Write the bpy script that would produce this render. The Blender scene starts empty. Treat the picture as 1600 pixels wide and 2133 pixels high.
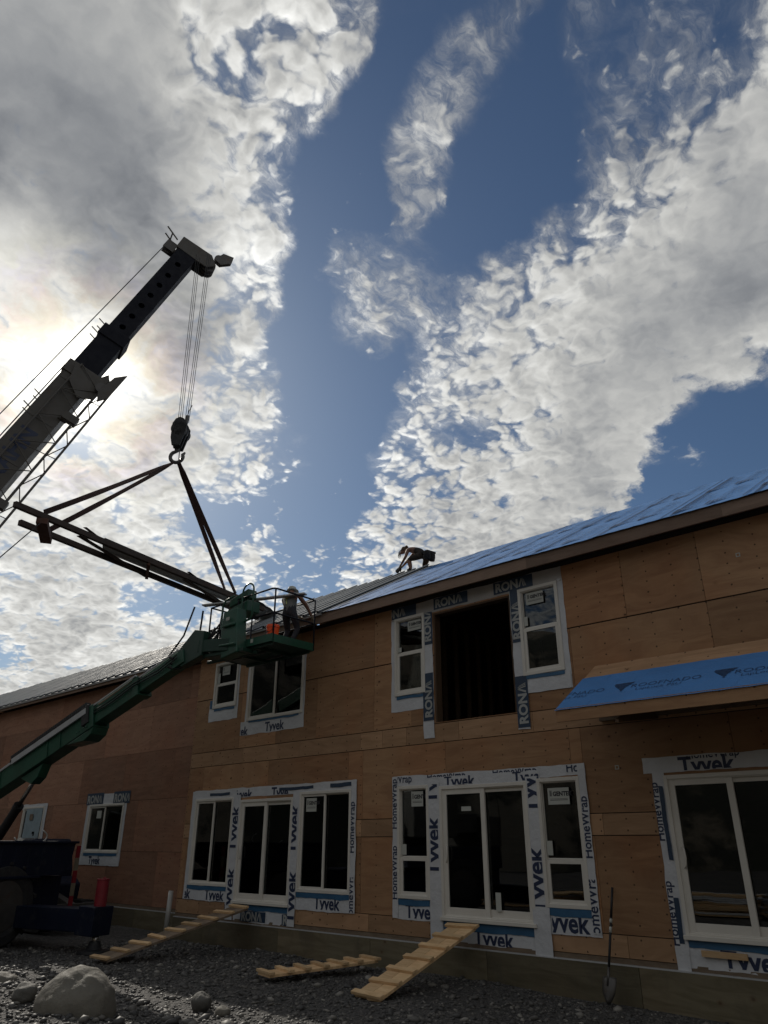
import bpy, bmesh, math, random
import numpy as np
from mathutils import Vector, Matrix
random.seed(7); rng = np.random.default_rng(7)
R = math.radians
scn = bpy.context.scene
COL = scn.collection

# ------------------------------------------------------------------ camera
# world: X along the facade (to the right), Y into the building, Z up, metres; facade plane at y = 10.8
EYE = Vector((0, 0, 1.9))
cR = Vector((0.74131318, 0.67115448, 0.00253675)); cU = Vector((0.27479426, -0.3069637, 0.91118681)); cF = Vector((-0.6123258, 0.6747777, 0.41198564))
cd = bpy.data.cameras.new('camera'); cam = bpy.data.objects.new('camera', cd); COL.objects.link(cam)
cam.matrix_world = Matrix(((cR.x, cU.x, -cF.x, EYE.x), (cR.y, cU.y, -cF.y, EYE.y), (cR.z, cU.z, -cF.z, EYE.z), (0, 0, 0, 1)))
cd.sensor_fit = 'VERTICAL'; cd.sensor_height = 24; cd.lens = 24 * 1532.7 / 2133
cd.clip_start = 0.05; cd.clip_end = 3000
scn.camera = cam
scn.view_settings.view_transform = 'Standard'; scn.view_settings.look = 'None'
scn.view_settings.exposure = 0; scn.view_settings.gamma = 1
scn.cycles.max_bounces = 6; scn.cycles.diffuse_bounces = 3; scn.cycles.transparent_max_bounces = 12
scn.cycles.sample_clamp_indirect = 4

# ------------------------------------------------------------------ sun
SUN = Vector((-0.79139, 0.31341, 0.52487)).normalized()
sl = bpy.data.lights.new('sun', 'SUN'); so = bpy.data.objects.new('sun', sl); COL.objects.link(so)
sl.energy = 2.5; sl.angle = R(0.6); sl.color = (1, 0.93, 0.82)
so.rotation_euler = SUN.to_track_quat('Z', 'Y').to_euler(); so.location = SUN * 60

# ------------------------------------------------------------------ sky with broken altocumulus
SKY = [
 ('98989898989898989898989898989898989898989384797979797979797979889597979797979788797979797979797979797979797979797979797979',
  '78787878787878787878787878767476777878787878787878787878787878787878787878787878787878787878787878787878787878787878787878',
  '33333333333333333333333333333333333333333333333333333333333333333333333333333333333333333333333333333333333333333333333333'),
 ('42325066808691959898989898989898989898979282797979797979797979889597979797979790797979797979797979797979797979797979562900',
  '78787878787878787878787877757476787878787878787878787878787878787878787878787878787878787878787878787878787878787878787878',
  '33333333333333333333333333333333333333333333333333333333333333333333333333333333333333333333333333333333333333333333333333'),
 ('98989898908070604940313949899898989898979081797979797979797979889597979797979791797979797979725945291300000000000000000000',
  '78787878787878787878787877757576787878787878787878787878787878787878787878787878787878787878787878787878787878787878777777',
  '33333333333333333333333333333333333333333333333333333333333333333333333333333333333333333333333333333333333333333333343638'),
 ('98989898989898989898989898989898989898968980737149505056676975849397979797979793260000000000000000000000000000000000000000',
  '78787878787878787878787876747577787878787878787878787878787878787878787878787878787878787878787878787777777776767675757474',
  '33333333333333333333333333333333333333333333333229272727272727293233333333333333333333333333333333343536383941434547495255'),
 ('98989898989898989898989898989898975420193173727148505053676872819096979797979795370000000000000000000000000000000000000000',
  '78787878787878787878787876747576777778787877777777787878787877777777777777777777777777767676767675757575747474737373727271',
  '33333333333333333333333333333333333333333332312925222222222222263133333334343536383939404142434446474850525355555555555555'),
 ('98989898989898989898989898989898989680738277726848441026666770788794979797979797510000000000000000000000000000000000000000',
  '79797878787878787878787776747474757778787776757677787980797775747373747575757575757474747474747373737372727271717070707171',
  '38373534333333333333333333333333333333333229262423222222222222263033333335384245495152535455555555555555555555555555555555'),
 ('98989898989898989898989898989898989898979182747151504846656769768592979797979797650000000000000000000000000000000000000000',
  '82818180807979797878787777777676777878787777767677787980797673716968707273737373727272727272717171717070707171717272737374',
  '46444241393837363433333333333333333333333127232222222222222120242831313134394550565960606161595755555555555555555555555555'),
 ('98989898989898989898989898989898989761231616265146040307446768728088959797979797790800000000000000000000000000000000000000',
  '85848383828281818080808080797878787878787879807978787879777471686463667071717170707070707070717171717272737373747474747474',
  '53514948464543424140393837363535343433333126222222222222201714182225252529374452606566666767656055555555555555555555555555'),
 ('98989898989898989898989898989896727883431411172908000000024567687279879497979797979696450300000000000000000000000000000000',
  '85858585858484838382828485817878787878787879807978787878767472686462656869697069696870727273737373747474747474747474747575',
  '55555555535250494846454443434241404039393427222019191919181614172022222227354352606769727374726455555555555555555555565860'),
 ('98989898989898989898989869466891948494918375716412000000001359676873818995979797979797977310192605000000000000000000000000',
  '86858585858585858585858585838179787777777878787878787878777776737067676767687069676669727373747474747474747474757576777777',
  '57555555555555555453525150494847464544443728211814131313151720202122222226344250596771757777766962595755555556585961636567'),
 ('98989898989898989898735778989297989393928376727136391700000750676872798794979797979797979768270400000000000000000000011688',
  '89888786868585858585878787868481787673717476787878787878787879767371706868707170686668707172747474747475767677777776757372',
  '64626058565555555555555555555453535047443831251913111111131619202122222225334149576670747777777369666259606263656668707274'),
 ('79729398989898989898989898989898989896898174716314070100000019596749272649849196979797979797904915001111000001035696979797',
  '88888989888887868687919493928984797570687175787878787878798081787673727070727372696767686969707072747577777675747371706865',
  '71696765636159585655555555555555555249454035292113111111111213161922222224324048566470758081828077747067676870717375777981'),
 ('98989381748298989898989898989898989893867873715006000000000003456768717784929797979797979797979797978465669697979797979797',
  '85868787888989898890949797979287817671707274767879787776777878767472717070727373706766666666666668707172727170696765636058',
  '78767471706866646361605958575655555453494235282012111111121415182022242629354047556370788687888784817875737576788082848688'),
 ('98989898989888807476989898989898989589817572682401000000000002426667707684919697979797979797979797979797979797979797979797',
  '83838485868687888891959695948781767268687173767881797674747474737170707070727373716867666564646364636466676563626058585858',
  '85838078767473716968676564636261595755504234271912111111151821222222263034374144505460697984858887878682808283858788888888'),
 ('98989898989898989898989898989898989386787371510700000001020100113351687278869397979797979797979797979797979797979797979797',
  '77808282838485858586878483817874696560646974757779777674737272727272727272737374727069676462626262616060605858585858585960',
  '92908785838179787675737067666666645956484133261811111111172227262422283439393836383840536778828688888887878888888888888888'),
 ('98989898989898989898989898989898989689817471570800000021464947254164676859658692969797979797979797979797979797979797979797',
  '69727577798182838179767164636260616059657075767777767573727170717273737373737373727272696765646362616060595858585960606162',
  '99979492908886848381797368666666656360504032251711111112192734302825323945423833333333465970778388878888888888888888888888'),
 ('98989898989898989898989898989898989792857772714101000832485151514833366161647277838893969797979797979797979797979797979797',
  '56616569727476777471676257575655565861677377777777757371706967686869696868696970717273716866666667666665626060616162636465',
  '99999999979593918988847873727069686763514031231611111113223140414244464952474135333333394753596776798488878888888888868481'),
 ('98989898989898989898989898989898989894867873715712032540485151514732302925426568687175808488929596979797979797979797979797',
  '52515357616568686765615754545456586064717779787876747169686766666565646463636466676768686766676869686766646362636465656666',
  '99999999999999959188868279787776757466523929221511111113243444474952535455504336323027272827324556637181838687858381797674'),
 ('98989898989898989898989898989898989793878074716831053040392520222317140903000004244367666868727783889396979797979797979691',
  '55535352515256585959585554545457606368737980797876726967666666656463615956565860616262626262626365666665646465666666666666',
  '99999999999999979491898886858479767463503728211411111114243444454546485154514437312724222222243135405366727580787674726966'),
 ('98989898989898989898989898989898979386807472694205000001010004444823010000000000000002134462676870748087929597979691857871',
  '60585654535353545556575757575760636670747879787875726866656564646464625956545554545455555657586062646363626365666666666666',
  '99999999999999999998969491898779726555453427201311111115273849494949505254514233252322222222222529334250566268716967646259'),
 ('98989898989898989898989898989895908885786965611700000000000024495049310300000000000007243837456367686972757780827772686767',
  '62626160585757575859596061626263656768717375767774716865646362636566646157555352515253545556585960616261606063656666666665',
  '99999999999999999999999793898477706046342421171211111117304356555555555656544434232222222222222427293339445056626159575555'),
 ('98989898989898989898989898989792868383838074716117010000000019455050493105000000000002132736393834363642536365666767676767',
  '62626262626261606161626262626466676767666770727472706765646362646668676460575553515152535454555658606259585861646665646362',
  '99999999999999999999999591887768604935201111121111111119344963605856565962635139262222222222222223232229343944505555555555'),
 ('98989898989898989898989898989690848383838383787371592202000006314850504942200300000002081622273337393834292421346467676767',
  '62626262626262626262636364646668707069696970717170696867656362646769696664625956535151515152535455555453545658606262626262',
  '99999999999999999999979390816754423425141111111111111121375266646260616264665442292222222222222222222224262629374855555555'),
 ('98989898989898989898989898989387837782838383838074726635050000082744495050494018020001081823212023273237393834263665676767',
  '62626262626262626262646566676869707070707070707070707068666462646668696766656156524949505051525354535353545454565962626262',
  '99999999999999999998959288735742322618111111111111111123375266666666666666665745322222222222222222211915141211233752555555'),
 ('98989898989898989898989898969085838383838383838381767271662400000003183748505049412003081932343025212126333938322547676767',
  '62626262626262626263646567686970707070707070707070707068666462636363636260595653504747495051525354545454545454555760626262',
  '99999999999999999996939080654934272115111111111111111124385366666666666666665947352422222222222222201613111111122640555555'),
 ('98989898989898989898989897938884838383838383838380757271693612121212121213183245504945231326383730242022283539373024536767',
  '62626262626262626364656667686970707070717172737271717068666462626160595856545250484747484950515253545454545454545557606262',
  '99999999999999999794918771564130241813111111111111111125395466646361595959585545352622222222222222221815121111111528425555'),
 ('98989898989898989898989895908583838383838383838278747270592012121212121212121328505048361217323834282220243037393630245367',
  '62626262626262636465666768697070707070717273747372717068666462616059585654525049484747484950515253545454545454545455586062',
  '99999999999999989592897762473327221611111111111111111327415466636058555555555446382922222222222222222118141111111116294255'),
 ('98989898989898989898989692878483838383838383838177737170552012121212121212121223435050432213243637322621202431373936302448',
  '62626262626262636566676869707070707070717273737271706967666462616059585655535150494847474849505152535454545454545454555760',
  '99999999999998959289806652383024191311111111111111111529425566636058555555555549413325222222222222222220171411111111162841'),
]

world = bpy.data.worlds.new('World'); scn.world = world; world.use_nodes = True
NT = world.node_tree; NT.nodes.clear()
def nd(nt, t, **kw):
    n = nt.nodes.new(t)
    for k, v in kw.items(): setattr(n, k, v)
    return n
def lk(nt, a, b): nt.links.new(a, b)
class G:
    "tiny maths helper for a node tree"
    def __init__(s, nt, dim='3D'): s.nt = nt; s.dim = dim
    def put(s, sock, v):
        if hasattr(v, 'is_output'): s.nt.links.new(v, sock)
        else: sock.default_value = v
    def m(s, op, a, b=0.0, c=0.0, clamp=False):
        n = nd(s.nt, 'ShaderNodeMath', operation=op, use_clamp=clamp)
        s.put(n.inputs[0], a); s.put(n.inputs[1], b); s.put(n.inputs[2], c); return n.outputs[0]
    def v(s, op, a, b=(0, 0, 0), sc=1.0):
        n = nd(s.nt, 'ShaderNodeVectorMath', operation=op)
        s.put(n.inputs[0], a); s.put(n.inputs[1], b)
        if op == 'SCALE': s.put(n.inputs['Scale'], sc)
        return n.outputs['Value'] if op in ('DOT_PRODUCT', 'LENGTH') else n.outputs[0]
    def rng(s, v, a, b, c=0.0, d=1.0, smooth=True):
        n = nd(s.nt, 'ShaderNodeMapRange', interpolation_type='SMOOTHSTEP' if smooth else 'LINEAR', clamp=True)
        s.put(n.inputs[0], v); s.put(n.inputs[1], a); s.put(n.inputs[2], b); s.put(n.inputs[3], c); s.put(n.inputs[4], d); return n.outputs[0]
    def noise(s, vec, scale, detail=5, rough=0.55, dist=0.0, lac=2.0, dim=None, w=0.0):
        dim = dim or s.dim
        n = nd(s.nt, 'ShaderNodeTexNoise', noise_dimensions=dim)
        s.put(n.inputs['Vector'], vec)
        if dim == '4D': s.put(n.inputs['W'], w)
        n.inputs['Scale'].default_value = scale; n.inputs['Detail'].default_value = detail
        n.inputs['Roughness'].default_value = rough; n.inputs['Distortion'].default_value = dist; n.inputs['Lacunarity'].default_value = lac
        return n.outputs
    def voro(s, vec, scale, feature='F1', smooth=0.6, rand=1.0, dim=None):
        dim = dim or s.dim
        n = nd(s.nt, 'ShaderNodeTexVoronoi', feature=feature, voronoi_dimensions=dim)
        s.put(n.inputs['Vector'], vec); n.inputs['Scale'].default_value = scale; n.inputs['Randomness'].default_value = rand
        if feature == 'SMOOTH_F1': n.inputs['Smoothness'].default_value = smooth
        return n.outputs
    def mix(s, f, a, b, blend='MIX'):
        n = nd(s.nt, 'ShaderNodeMix', data_type='RGBA', blend_type=blend)
        s.put(n.inputs[0], f); s.put(n.inputs[6], a); s.put(n.inputs[7], b); return n.outputs[2]
    def comb(s, x, y, z):
        n = nd(s.nt, 'ShaderNodeCombineXYZ'); s.put(n.inputs[0], x); s.put(n.inputs[1], y); s.put(n.inputs[2], z); return n.outputs[0]
    def sep(s, v):
        n = nd(s.nt, 'ShaderNodeSeparateXYZ'); s.put(n.inputs[0], v); return n.outputs
    def ramp(s, f, stops, interp='LINEAR'):
        n = nd(s.nt, 'ShaderNodeValToRGB'); cr = n.color_ramp; cr.interpolation = interp
        while len(cr.elements) < len(stops): cr.elements.new(0.5)
        for e, (p, c) in zip(cr.elements, stops): e.position = p; e.color = (*c, 1) if len(c) == 3 else c
        s.put(n.inputs[0], f); return n.outputs[0]
g = G(NT, '2D')
tc = nd(NT, 'ShaderNodeTexCoord'); D = g.v('NORMALIZE', tc.outputs['Generated'])
dx, dy, dz = g.sep(D)
sky = nd(NT, 'ShaderNodeTexSky', sky_type='NISHITA'); sky.sun_disc = False
sky.sun_elevation = math.asin(SUN.z); sky.sun_rotation = math.atan2(SUN.x, SUN.y)
sky.air_density = 1.0; sky.dust_density = 0.6; sky.ozone_density = 2.0
lk(NT, D, sky.inputs[0]) if len(sky.inputs) else None
az = g.m('ARCTAN2', dx, dy); az = g.m('MULTIPLY', az, 180 / math.pi)
rel = g.m('ADD', az, 42.2)                                   # degrees from the middle of the bank
rel = g.m('SUBTRACT', rel, g.m('MULTIPLY', g.m('ROUND', g.m('DIVIDE', rel, 360.0)), 360.0))
el = g.m('MULTIPLY', g.m('ARCSINE', dz), 180 / math.pi)
# warp lookup a little so cloud edges are ragged
wz = g.m('ADD', g.m('MAXIMUM', dz, 0.0), 0.28)
pc = g.comb(g.m('DIVIDE', dx, wz), g.m('DIVIDE', dy, wz), 0.0)
wn = g.noise(pc, 7.0, 6, 0.62)[1]; wx, wy, _w = g.sep(wn)
u = g.m('ADD', rel, g.m('MULTIPLY', g.m('SUBTRACT', wx, 0.5), 6.0))
v = g.m('ADD', el, g.m('MULTIPLY', g.m('SUBTRACT', wy, 0.5), 5.0))
u = g.rng(u, -45.0, 45.0, 0.0, 1.0, False)
v = g.m('MINIMUM', g.m('MAXIMUM', g.m('DIVIDE', g.m('SUBTRACT', v, 8.0), 2.0), 0.0), float(len(SKY) - 1))
acc = None; NC = len(SKY[0][0]) // 2
for i, row in enumerate(SKY):
    cn = nd(NT, 'ShaderNodeRGBCurve'); mp = cn.mapping
    for ch in range(3):
        cv = mp.curves[ch]; vals = [int(row[ch][2 * k:2 * k + 2]) / 99 for k in range(NC)]
        while len(cv.points) < NC: cv.points.new(0.5, 0.5)
        for k, pt in enumerate(cv.points): pt.location = (k / (NC - 1), vals[k]); pt.handle_type = 'AUTO_CLAMPED'
    mp.update()
    cc = nd(NT, 'ShaderNodeCombineColor'); [lk(NT, u, cc.inputs[k]) for k in range(3)]
    lk(NT, cc.outputs[0], cn.inputs['Color'])
    w = g.m('SUBTRACT', 1.0, g.m('ABSOLUTE', g.m('SUBTRACT', v, float(i))), clamp=True)
    t = g.v('SCALE', cn.outputs[0], sc=w)
    acc = t if acc is None else g.v('ADD', acc, t)
cov, shade, smo = g.sep(acc)
# away from the part of the sky in the picture: a looser, thinner field
away = g.rng(g.m('ABSOLUTE', rel), 48.0, 75.0)
cov = g.m('ADD', g.m('MULTIPLY', cov, g.m('SUBTRACT', 1.0, away)), g.m('MULTIPLY', away, 0.74))
shade = g.m('ADD', g.m('MULTIPLY', shade, g.m('SUBTRACT', 1.0, away)), g.m('MULTIPLY', away, 0.62))
# detail: pillowy cells + torn fibres, all in the plane of the cloud deck
wrp = g.v('ADD', pc, g.v('SCALE', g.v('SUBTRACT', g.noise(pc, 14.0, 4, 0.55)[1], (0.5, 0.5, 0.5)), sc=0.05))
S2 = Vector((SUN.x, SUN.y, 0)).normalized()
def dens(p):
    fb = g.noise(p, 12.0, 8, 0.64, 0.0)[0]
    ce = g.m('SUBTRACT', 1.0, g.m('MULTIPLY', g.voro(p, 30.0, 'SMOOTH_F1', 0.25)[0], 1.6))
    c2 = g.m('SUBTRACT', 1.0, g.m('MULTIPLY', g.voro(p, 68.0, 'SMOOTH_F1', 0.25)[0], 1.6))
    return fb, g.m('ADD', g.m('MULTIPLY', ce, 0.6), g.m('MULTIPLY', c2, 0.4))
fb, ce = dens(wrp)
sh = tuple(S2 * 0.02)
sfa = g.noise(wrp, 12.0, 3, 0.5)[0]; sfb = g.noise(g.v('ADD', wrp, sh), 12.0, 3, 0.5)[0]
fb2, ce2 = dens(g.v('ADD', wrp, tuple(S2 * 0.010)))
ns = g.m('SUBTRACT', 1.0, smo)
fine = g.noise(wrp, 50.0, 5, 0.7)[0]
mottle = g.m('ADD', g.m('MULTIPLY', g.m('SUBTRACT', fb, 0.5), 1.5), g.m('MULTIPLY', g.m('SUBTRACT', ce, 0.5), g.m('MULTIPLY', ns, 1.15)))
mottle = g.m('ADD', mottle, g.m('MULTIPLY', g.m('SUBTRACT', fine, 0.5), 0.5))
big = g.m('MULTIPLY', g.m('SUBTRACT', g.noise(wrp, 3.0, 5, 0.6)[0], 0.5), 0.5)
d = g.m('ADD', g.m('ADD', g.m('SUBTRACT', g.m('MULTIPLY', cov, 1.22), 0.24), mottle), big)
d = g.m('SUBTRACT', d, g.rng(cov, 0.22, 0.02, 0.0, 0.32))
alpha = g.rng(d, 0.02, 0.72)
fib = g.noise(g.v('MULTIPLY', wrp, (3.0, 1.0, 1.0)), 16.0, 6, 0.65)[0]
alpha = g.m('MULTIPLY', alpha, g.m('SUBTRACT', 1.0, g.m('MULTIPLY', g.rng(cov, 0.75, 0.25), g.rng(fib, 0.62, 0.3, 0.0, 0.7))))
thin = g.m('MULTIPLY', g.rng(cov, 0.08, 0.62), g.rng(el, 24.0, 36.0))
f2 = g.noise(g.v('MULTIPLY', wrp, (2.2, 0.9, 1.0)), 22.0, 7, 0.72)[0]
thin = g.m('MULTIPLY', thin, g.m('MULTIPLY', g.rng(fb, 0.30, 0.62, 0.25, 1.0), g.rng(f2, 0.32, 0.66, 0.22, 0.88)))
alpha = g.m('MAXIMUM', alpha, thin)
soft = g.m('ADD', 0.35, g.m('MULTIPLY', ns, 0.65))
relief = g.m('ADD', g.m('MULTIPLY', g.m('SUBTRACT', sfa, sfb), g.m('MULTIPLY', soft, 0.9)), g.m('MULTIPLY', g.m('SUBTRACT', ce, ce2), g.m('MULTIPLY', ns, 0.42)))
relief = g.m('ADD', relief, g.m('MULTIPLY', g.m('SUBTRACT', fb, fb2), g.m('MULTIPLY', ns, 0.3)))
bigs = g.noise(wrp, 7.0, 4, 0.5)[0]
thick = g.rng(d, 0.35, 1.5, 0.0, 1.0, False)
lum = g.m('ADD', g.m('ADD', shade, g.m('MULTIPLY', g.m('SUBTRACT', bigs, 0.5), 0.16)), g.m('MULTIPLY', relief, 0.5))
lum = g.m('ADD', lum, g.m('MULTIPLY', g.m('SUBTRACT', 0.5, thick), g.m('ADD', 0.06, g.m('MULTIPLY', ns, 0.22))))
lum = g.m('MAXIMUM', g.m('SUBTRACT', lum, g.m('MULTIPLY', g.m('SUBTRACT', 1.0, alpha), 0.10)), 0.15)
lum = g.m('ADD', 0.62, g.m('MULTIPLY', g.m('SUBTRACT', lum, 0.62), 1.12))
lum = g.m('MAXIMUM', lum, 0.15)
lum = g.m('ADD', lum, g.m('MULTIPLY', ns, 0.035))
lin = g.m('POWER', lum, 2.2)
cs = g.m('MAXIMUM', g.v('DOT_PRODUCT', D, tuple(SUN)), 0.0)
core = g.m('MULTIPLY', g.m('POWER', cs, 2600.0), 3.2)
mid = g.m('ADD', g.m('MULTIPLY', g.m('POWER', cs, 110.0), 0.14), g.m('MULTIPLY', g.m('POWER', cs, 560.0), 0.55))
ctint = g.mix(g.rng(lum, 0.35, 0.8), (0.86, 0.93, 1.06, 1), (1.0, 1.0, 0.965, 1))
cloud = g.v('SCALE', ctint, sc=lin)
# iridescence close to the sun, in patches
gam = g.m('MULTIPLY', g.m('ARCCOSINE', g.m('MINIMUM', cs, 1.0)), 180 / math.pi)
ir = g.ramp(g.m('ADD', g.m('MULTIPLY', g.m('SUBTRACT', gam, 3.0), 0.11), g.m('MULTIPLY', g.m('SUBTRACT', fb, 0.5), 1.1)),
            [(0.0, (1.0, 0.98, 0.9)), (0.25, (1.0, 0.86, 0.62)), (0.42, (1.0, 0.80, 0.72)), (0.58, (0.92, 0.85, 1.0)), (0.75, (1.0, 0.97, 0.86)), (1.0, (1, 1, 1))])
irf = g.m('MULTIPLY', g.rng(gam, 14.0, 6.0), g.rng(fb, 0.4, 0.6, 0.1, 0.6))
cloud = g.mix(irf, cloud, g.v('MULTIPLY', cloud, ir))
blue = g.v('MULTIPLY', sky.outputs[0], (0.80, 0.95, 1.08)); blue = g.v('SCALE', blue, sc=0.046)
veil = g.m('ADD', g.rng(el, 26.0, 5.0, 0.0, 0.22), g.rng(gam, 35.0, 8.0, 0.0, 0.06))
blue = g.mix(veil, blue, (0.24, 0.39, 0.60, 1))
col = g.mix(alpha, blue, cloud)
glow = g.v('ADD', g.v('SCALE', (1.0, 0.97, 0.9), sc=core), g.v('SCALE', (1.0, 0.95, 0.84), sc=mid))
col = g.v('ADD', col, glow)
below = g.rng(dz, -0.02, 0.0)
col = g.mix(below, (0.03, 0.03, 0.03, 1), col)
col = g.v('SCALE', col, sc=10.0)
bg = nd(NT, 'ShaderNodeBackground'); bg.inputs[1].default_value = 0.1
lk(NT, col, bg.inputs[0]); wo = nd(NT, 'ShaderNodeOutputWorld'); lk(NT, bg.outputs[0], wo.inputs[0])
world.cycles.sampling_method = 'MANUAL'; world.cycles.sample_map_resolution = 512

# ------------------------------------------------------------------ mesh helpers
def V(*a): return Vector(a)
class MB:
    def __init__(s): s.v = []; s.f = []; s.m = []; s.t = []
    def add(s, vs, fs, mi=0, tone=None):
        o = len(s.v); s.v += [tuple(p) for p in vs]
        for f in fs: s.f.append(tuple(i + o for i in f)); s.m.append(mi); s.t.append(random.random() if tone is None else tone)
    def box(s, x0, x1, y0, y1, z0, z1, mi=0, tone=None):
        t = random.random() if tone is None else tone
        s.add([(x, y, z) for z in (z0, z1) for y in (y0, y1) for x in (x0, x1)],
              [(0, 2, 3, 1), (4, 5, 7, 6), (0, 1, 5, 4), (2, 6, 7, 3), (0, 4, 6, 2), (1, 3, 7, 5)], mi, t)
    def beam(s, p0, p1, w, h, up=(0, 0, 1), mi=0, tone=None, w1=None, h1=None):
        p0 = Vector(p0); p1 = Vector(p1); a = (p1 - p0).normalized(); u = Vector(up); b = a.cross(u)
        if b.length < 1e-4: b = a.cross(Vector((0, 1, 0)))
        b.normalize(); c = b.cross(a).normalized(); t = random.random() if tone is None else tone
        vs = []
        for p, ww, hh in ((p0, w, h), (p1, w1 or w, h1 or h)):
            for i, j in ((-1, -1), (1, -1), (1, 1), (-1, 1)): vs.append(p + b * (i * ww / 2) + c * (j * hh / 2))
        s.add(vs, [(0, 3, 2, 1), (4, 5, 6, 7), (0, 1, 5, 4), (1, 2, 6, 5), (2, 3, 7, 6), (3, 0, 4, 7)], mi, t)
    def path(s, pts, r, n=8, mi=0, closed=False, caps=True):
        pts = [Vector(p) for p in pts]; k = len(pts); rr = r if isinstance(r, (list, tuple)) else [r] * k
        prev = None; rings = []
        for i, p in enumerate(pts):
            a = (pts[(i + 1) % k] if closed or i < k - 1 else p) - (pts[i - 1] if closed or i > 0 else p)
            a.normalize()
            if prev is None:
                b = a.cross(Vector((0.13, 0.21, 0.97))); b = b.normalized() if b.length > 1e-3 else Vector((1, 0, 0))
            else:
                b = prev - a * prev.dot(a); b.normalize()
            prev = b; c = a.cross(b)
            rings.append([p + (b * math.cos(2 * math.pi * j / n) + c * math.sin(2 * math.pi * j / n)) * rr[i] for j in range(n)])
        vs = [q for rg in rings for q in rg]; fs = []
        for i in range(k if closed else k - 1):
            i2 = (i + 1) % k
            for j in range(n): fs.append((i * n + j, i * n + (j + 1) % n, i2 * n + (j + 1) % n, i2 * n + j))
        if not closed and caps: fs.append(tuple(reversed(range(n)))); fs.append(tuple(range((k - 1) * n, k * n)))
        s.add(vs, fs, mi, 0.5)
    def tube(s, p0, p1, r, n=10, mi=0, r1=None): s.path([p0, p1], [r, r1 if r1 is not None else r], n, mi)
    def prism(s, pts, axis, mi=0, tone=None):
        "pts: planar loop of points, extruded by the vector axis"
        ax = Vector(axis); n = len(pts); P0 = [Vector(p) for p in pts]
        s.add(P0 + [p + ax for p in P0], [tuple(reversed(range(n))), tuple(range(n, 2 * n))] + [(i, (i + 1) % n, n + (i + 1) % n, n + i) for i in range(n)], mi, tone)
    def lathe(s, prof, c, ax=(0, 0, 1), n=20, mi=0):
        "prof: list of (radius, height along ax)"
        a = Vector(ax).normalized(); b = a.cross(Vector((0.3, 0.9, 0.1))).normalized(); d = a.cross(b); c = Vector(c); vs = []; fs = []
        for r, h in prof:
            for j in range(n): vs.append(c + a * h + (b * math.cos(2 * math.pi * j / n) + d * math.sin(2 * math.pi * j / n)) * r)
        for i in range(len(prof) - 1):
            for j in range(n): fs.append((i * n + j, i * n + (j + 1) % n, (i + 1) * n + (j + 1) % n, (i + 1) * n + j))
        fs.append(tuple(reversed(range(n)))); fs.append(tuple(range((len(prof) - 1) * n, len(prof) * n)))
        s.add(vs, fs, mi, 0.5)
    def build(s, name, mats, parent=None, smooth=False, bevel=0, loc=None):
        me = bpy.data.meshes.new(name); me.from_pydata(s.v, [], s.f)
        mats = mats if isinstance(mats, (list, tuple)) else [mats]
        for mt in mats: me.materials.append(mt)
        me.polygons.foreach_set('material_index', s.m)
        at = me.attributes.new('tone', 'FLOAT', 'FACE'); at.data.foreach_set('value', s.t)
        bm = bmesh.new(); bm.from_mesh(me); bmesh.ops.recalc_face_normals(bm, faces=bm.faces); bm.to_mesh(me); bm.free()
        if smooth: me.shade_smooth()
        return put(name, me, parent, bevel)
def put(name, me, parent=None, bevel=0):
    o = bpy.data.objects.new(name, me); COL.objects.link(o)
    if parent is not None:
        o.parent = parent; o.matrix_parent_inverse = world_of(parent).inverted()
    if bevel:
        b = o.modifiers.new('bevel', 'BEVEL'); b.width = bevel; b.segments = 2; b.limit_method = 'ANGLE'; b.angle_limit = R(40); b.harden_normals = False
    return o
def world_of(o):
    m = o.matrix_basis.copy()
    while o.parent: m = o.parent.matrix_basis @ o.matrix_parent_inverse.copy() @ m if False else o.parent.matrix_basis @ m; o = o.parent
    return m
def world_of(o):
    if o.parent: return world_of(o.parent) @ o.matrix_parent_inverse @ o.matrix_basis
    return o.matrix_basis.copy()
def thing(name, label, cat, loc=(0, 0, 0), group=None):
    o = bpy.data.objects.new(name, None); COL.objects.link(o); o.empty_display_size = 0.2; o.location = loc
    return tag(o, label, cat, group)
def tag(o, label, cat, group=None):
    o['label'] = label; o['category'] = cat
    if group: o['group'] = group
    return o
def copy_tree(o, parent=None):
    c = o.copy(); COL.objects.link(c)
    if parent is not None: c.parent = parent
    for ch in list(o.children): copy_tree(ch, c)
    return c

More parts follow.
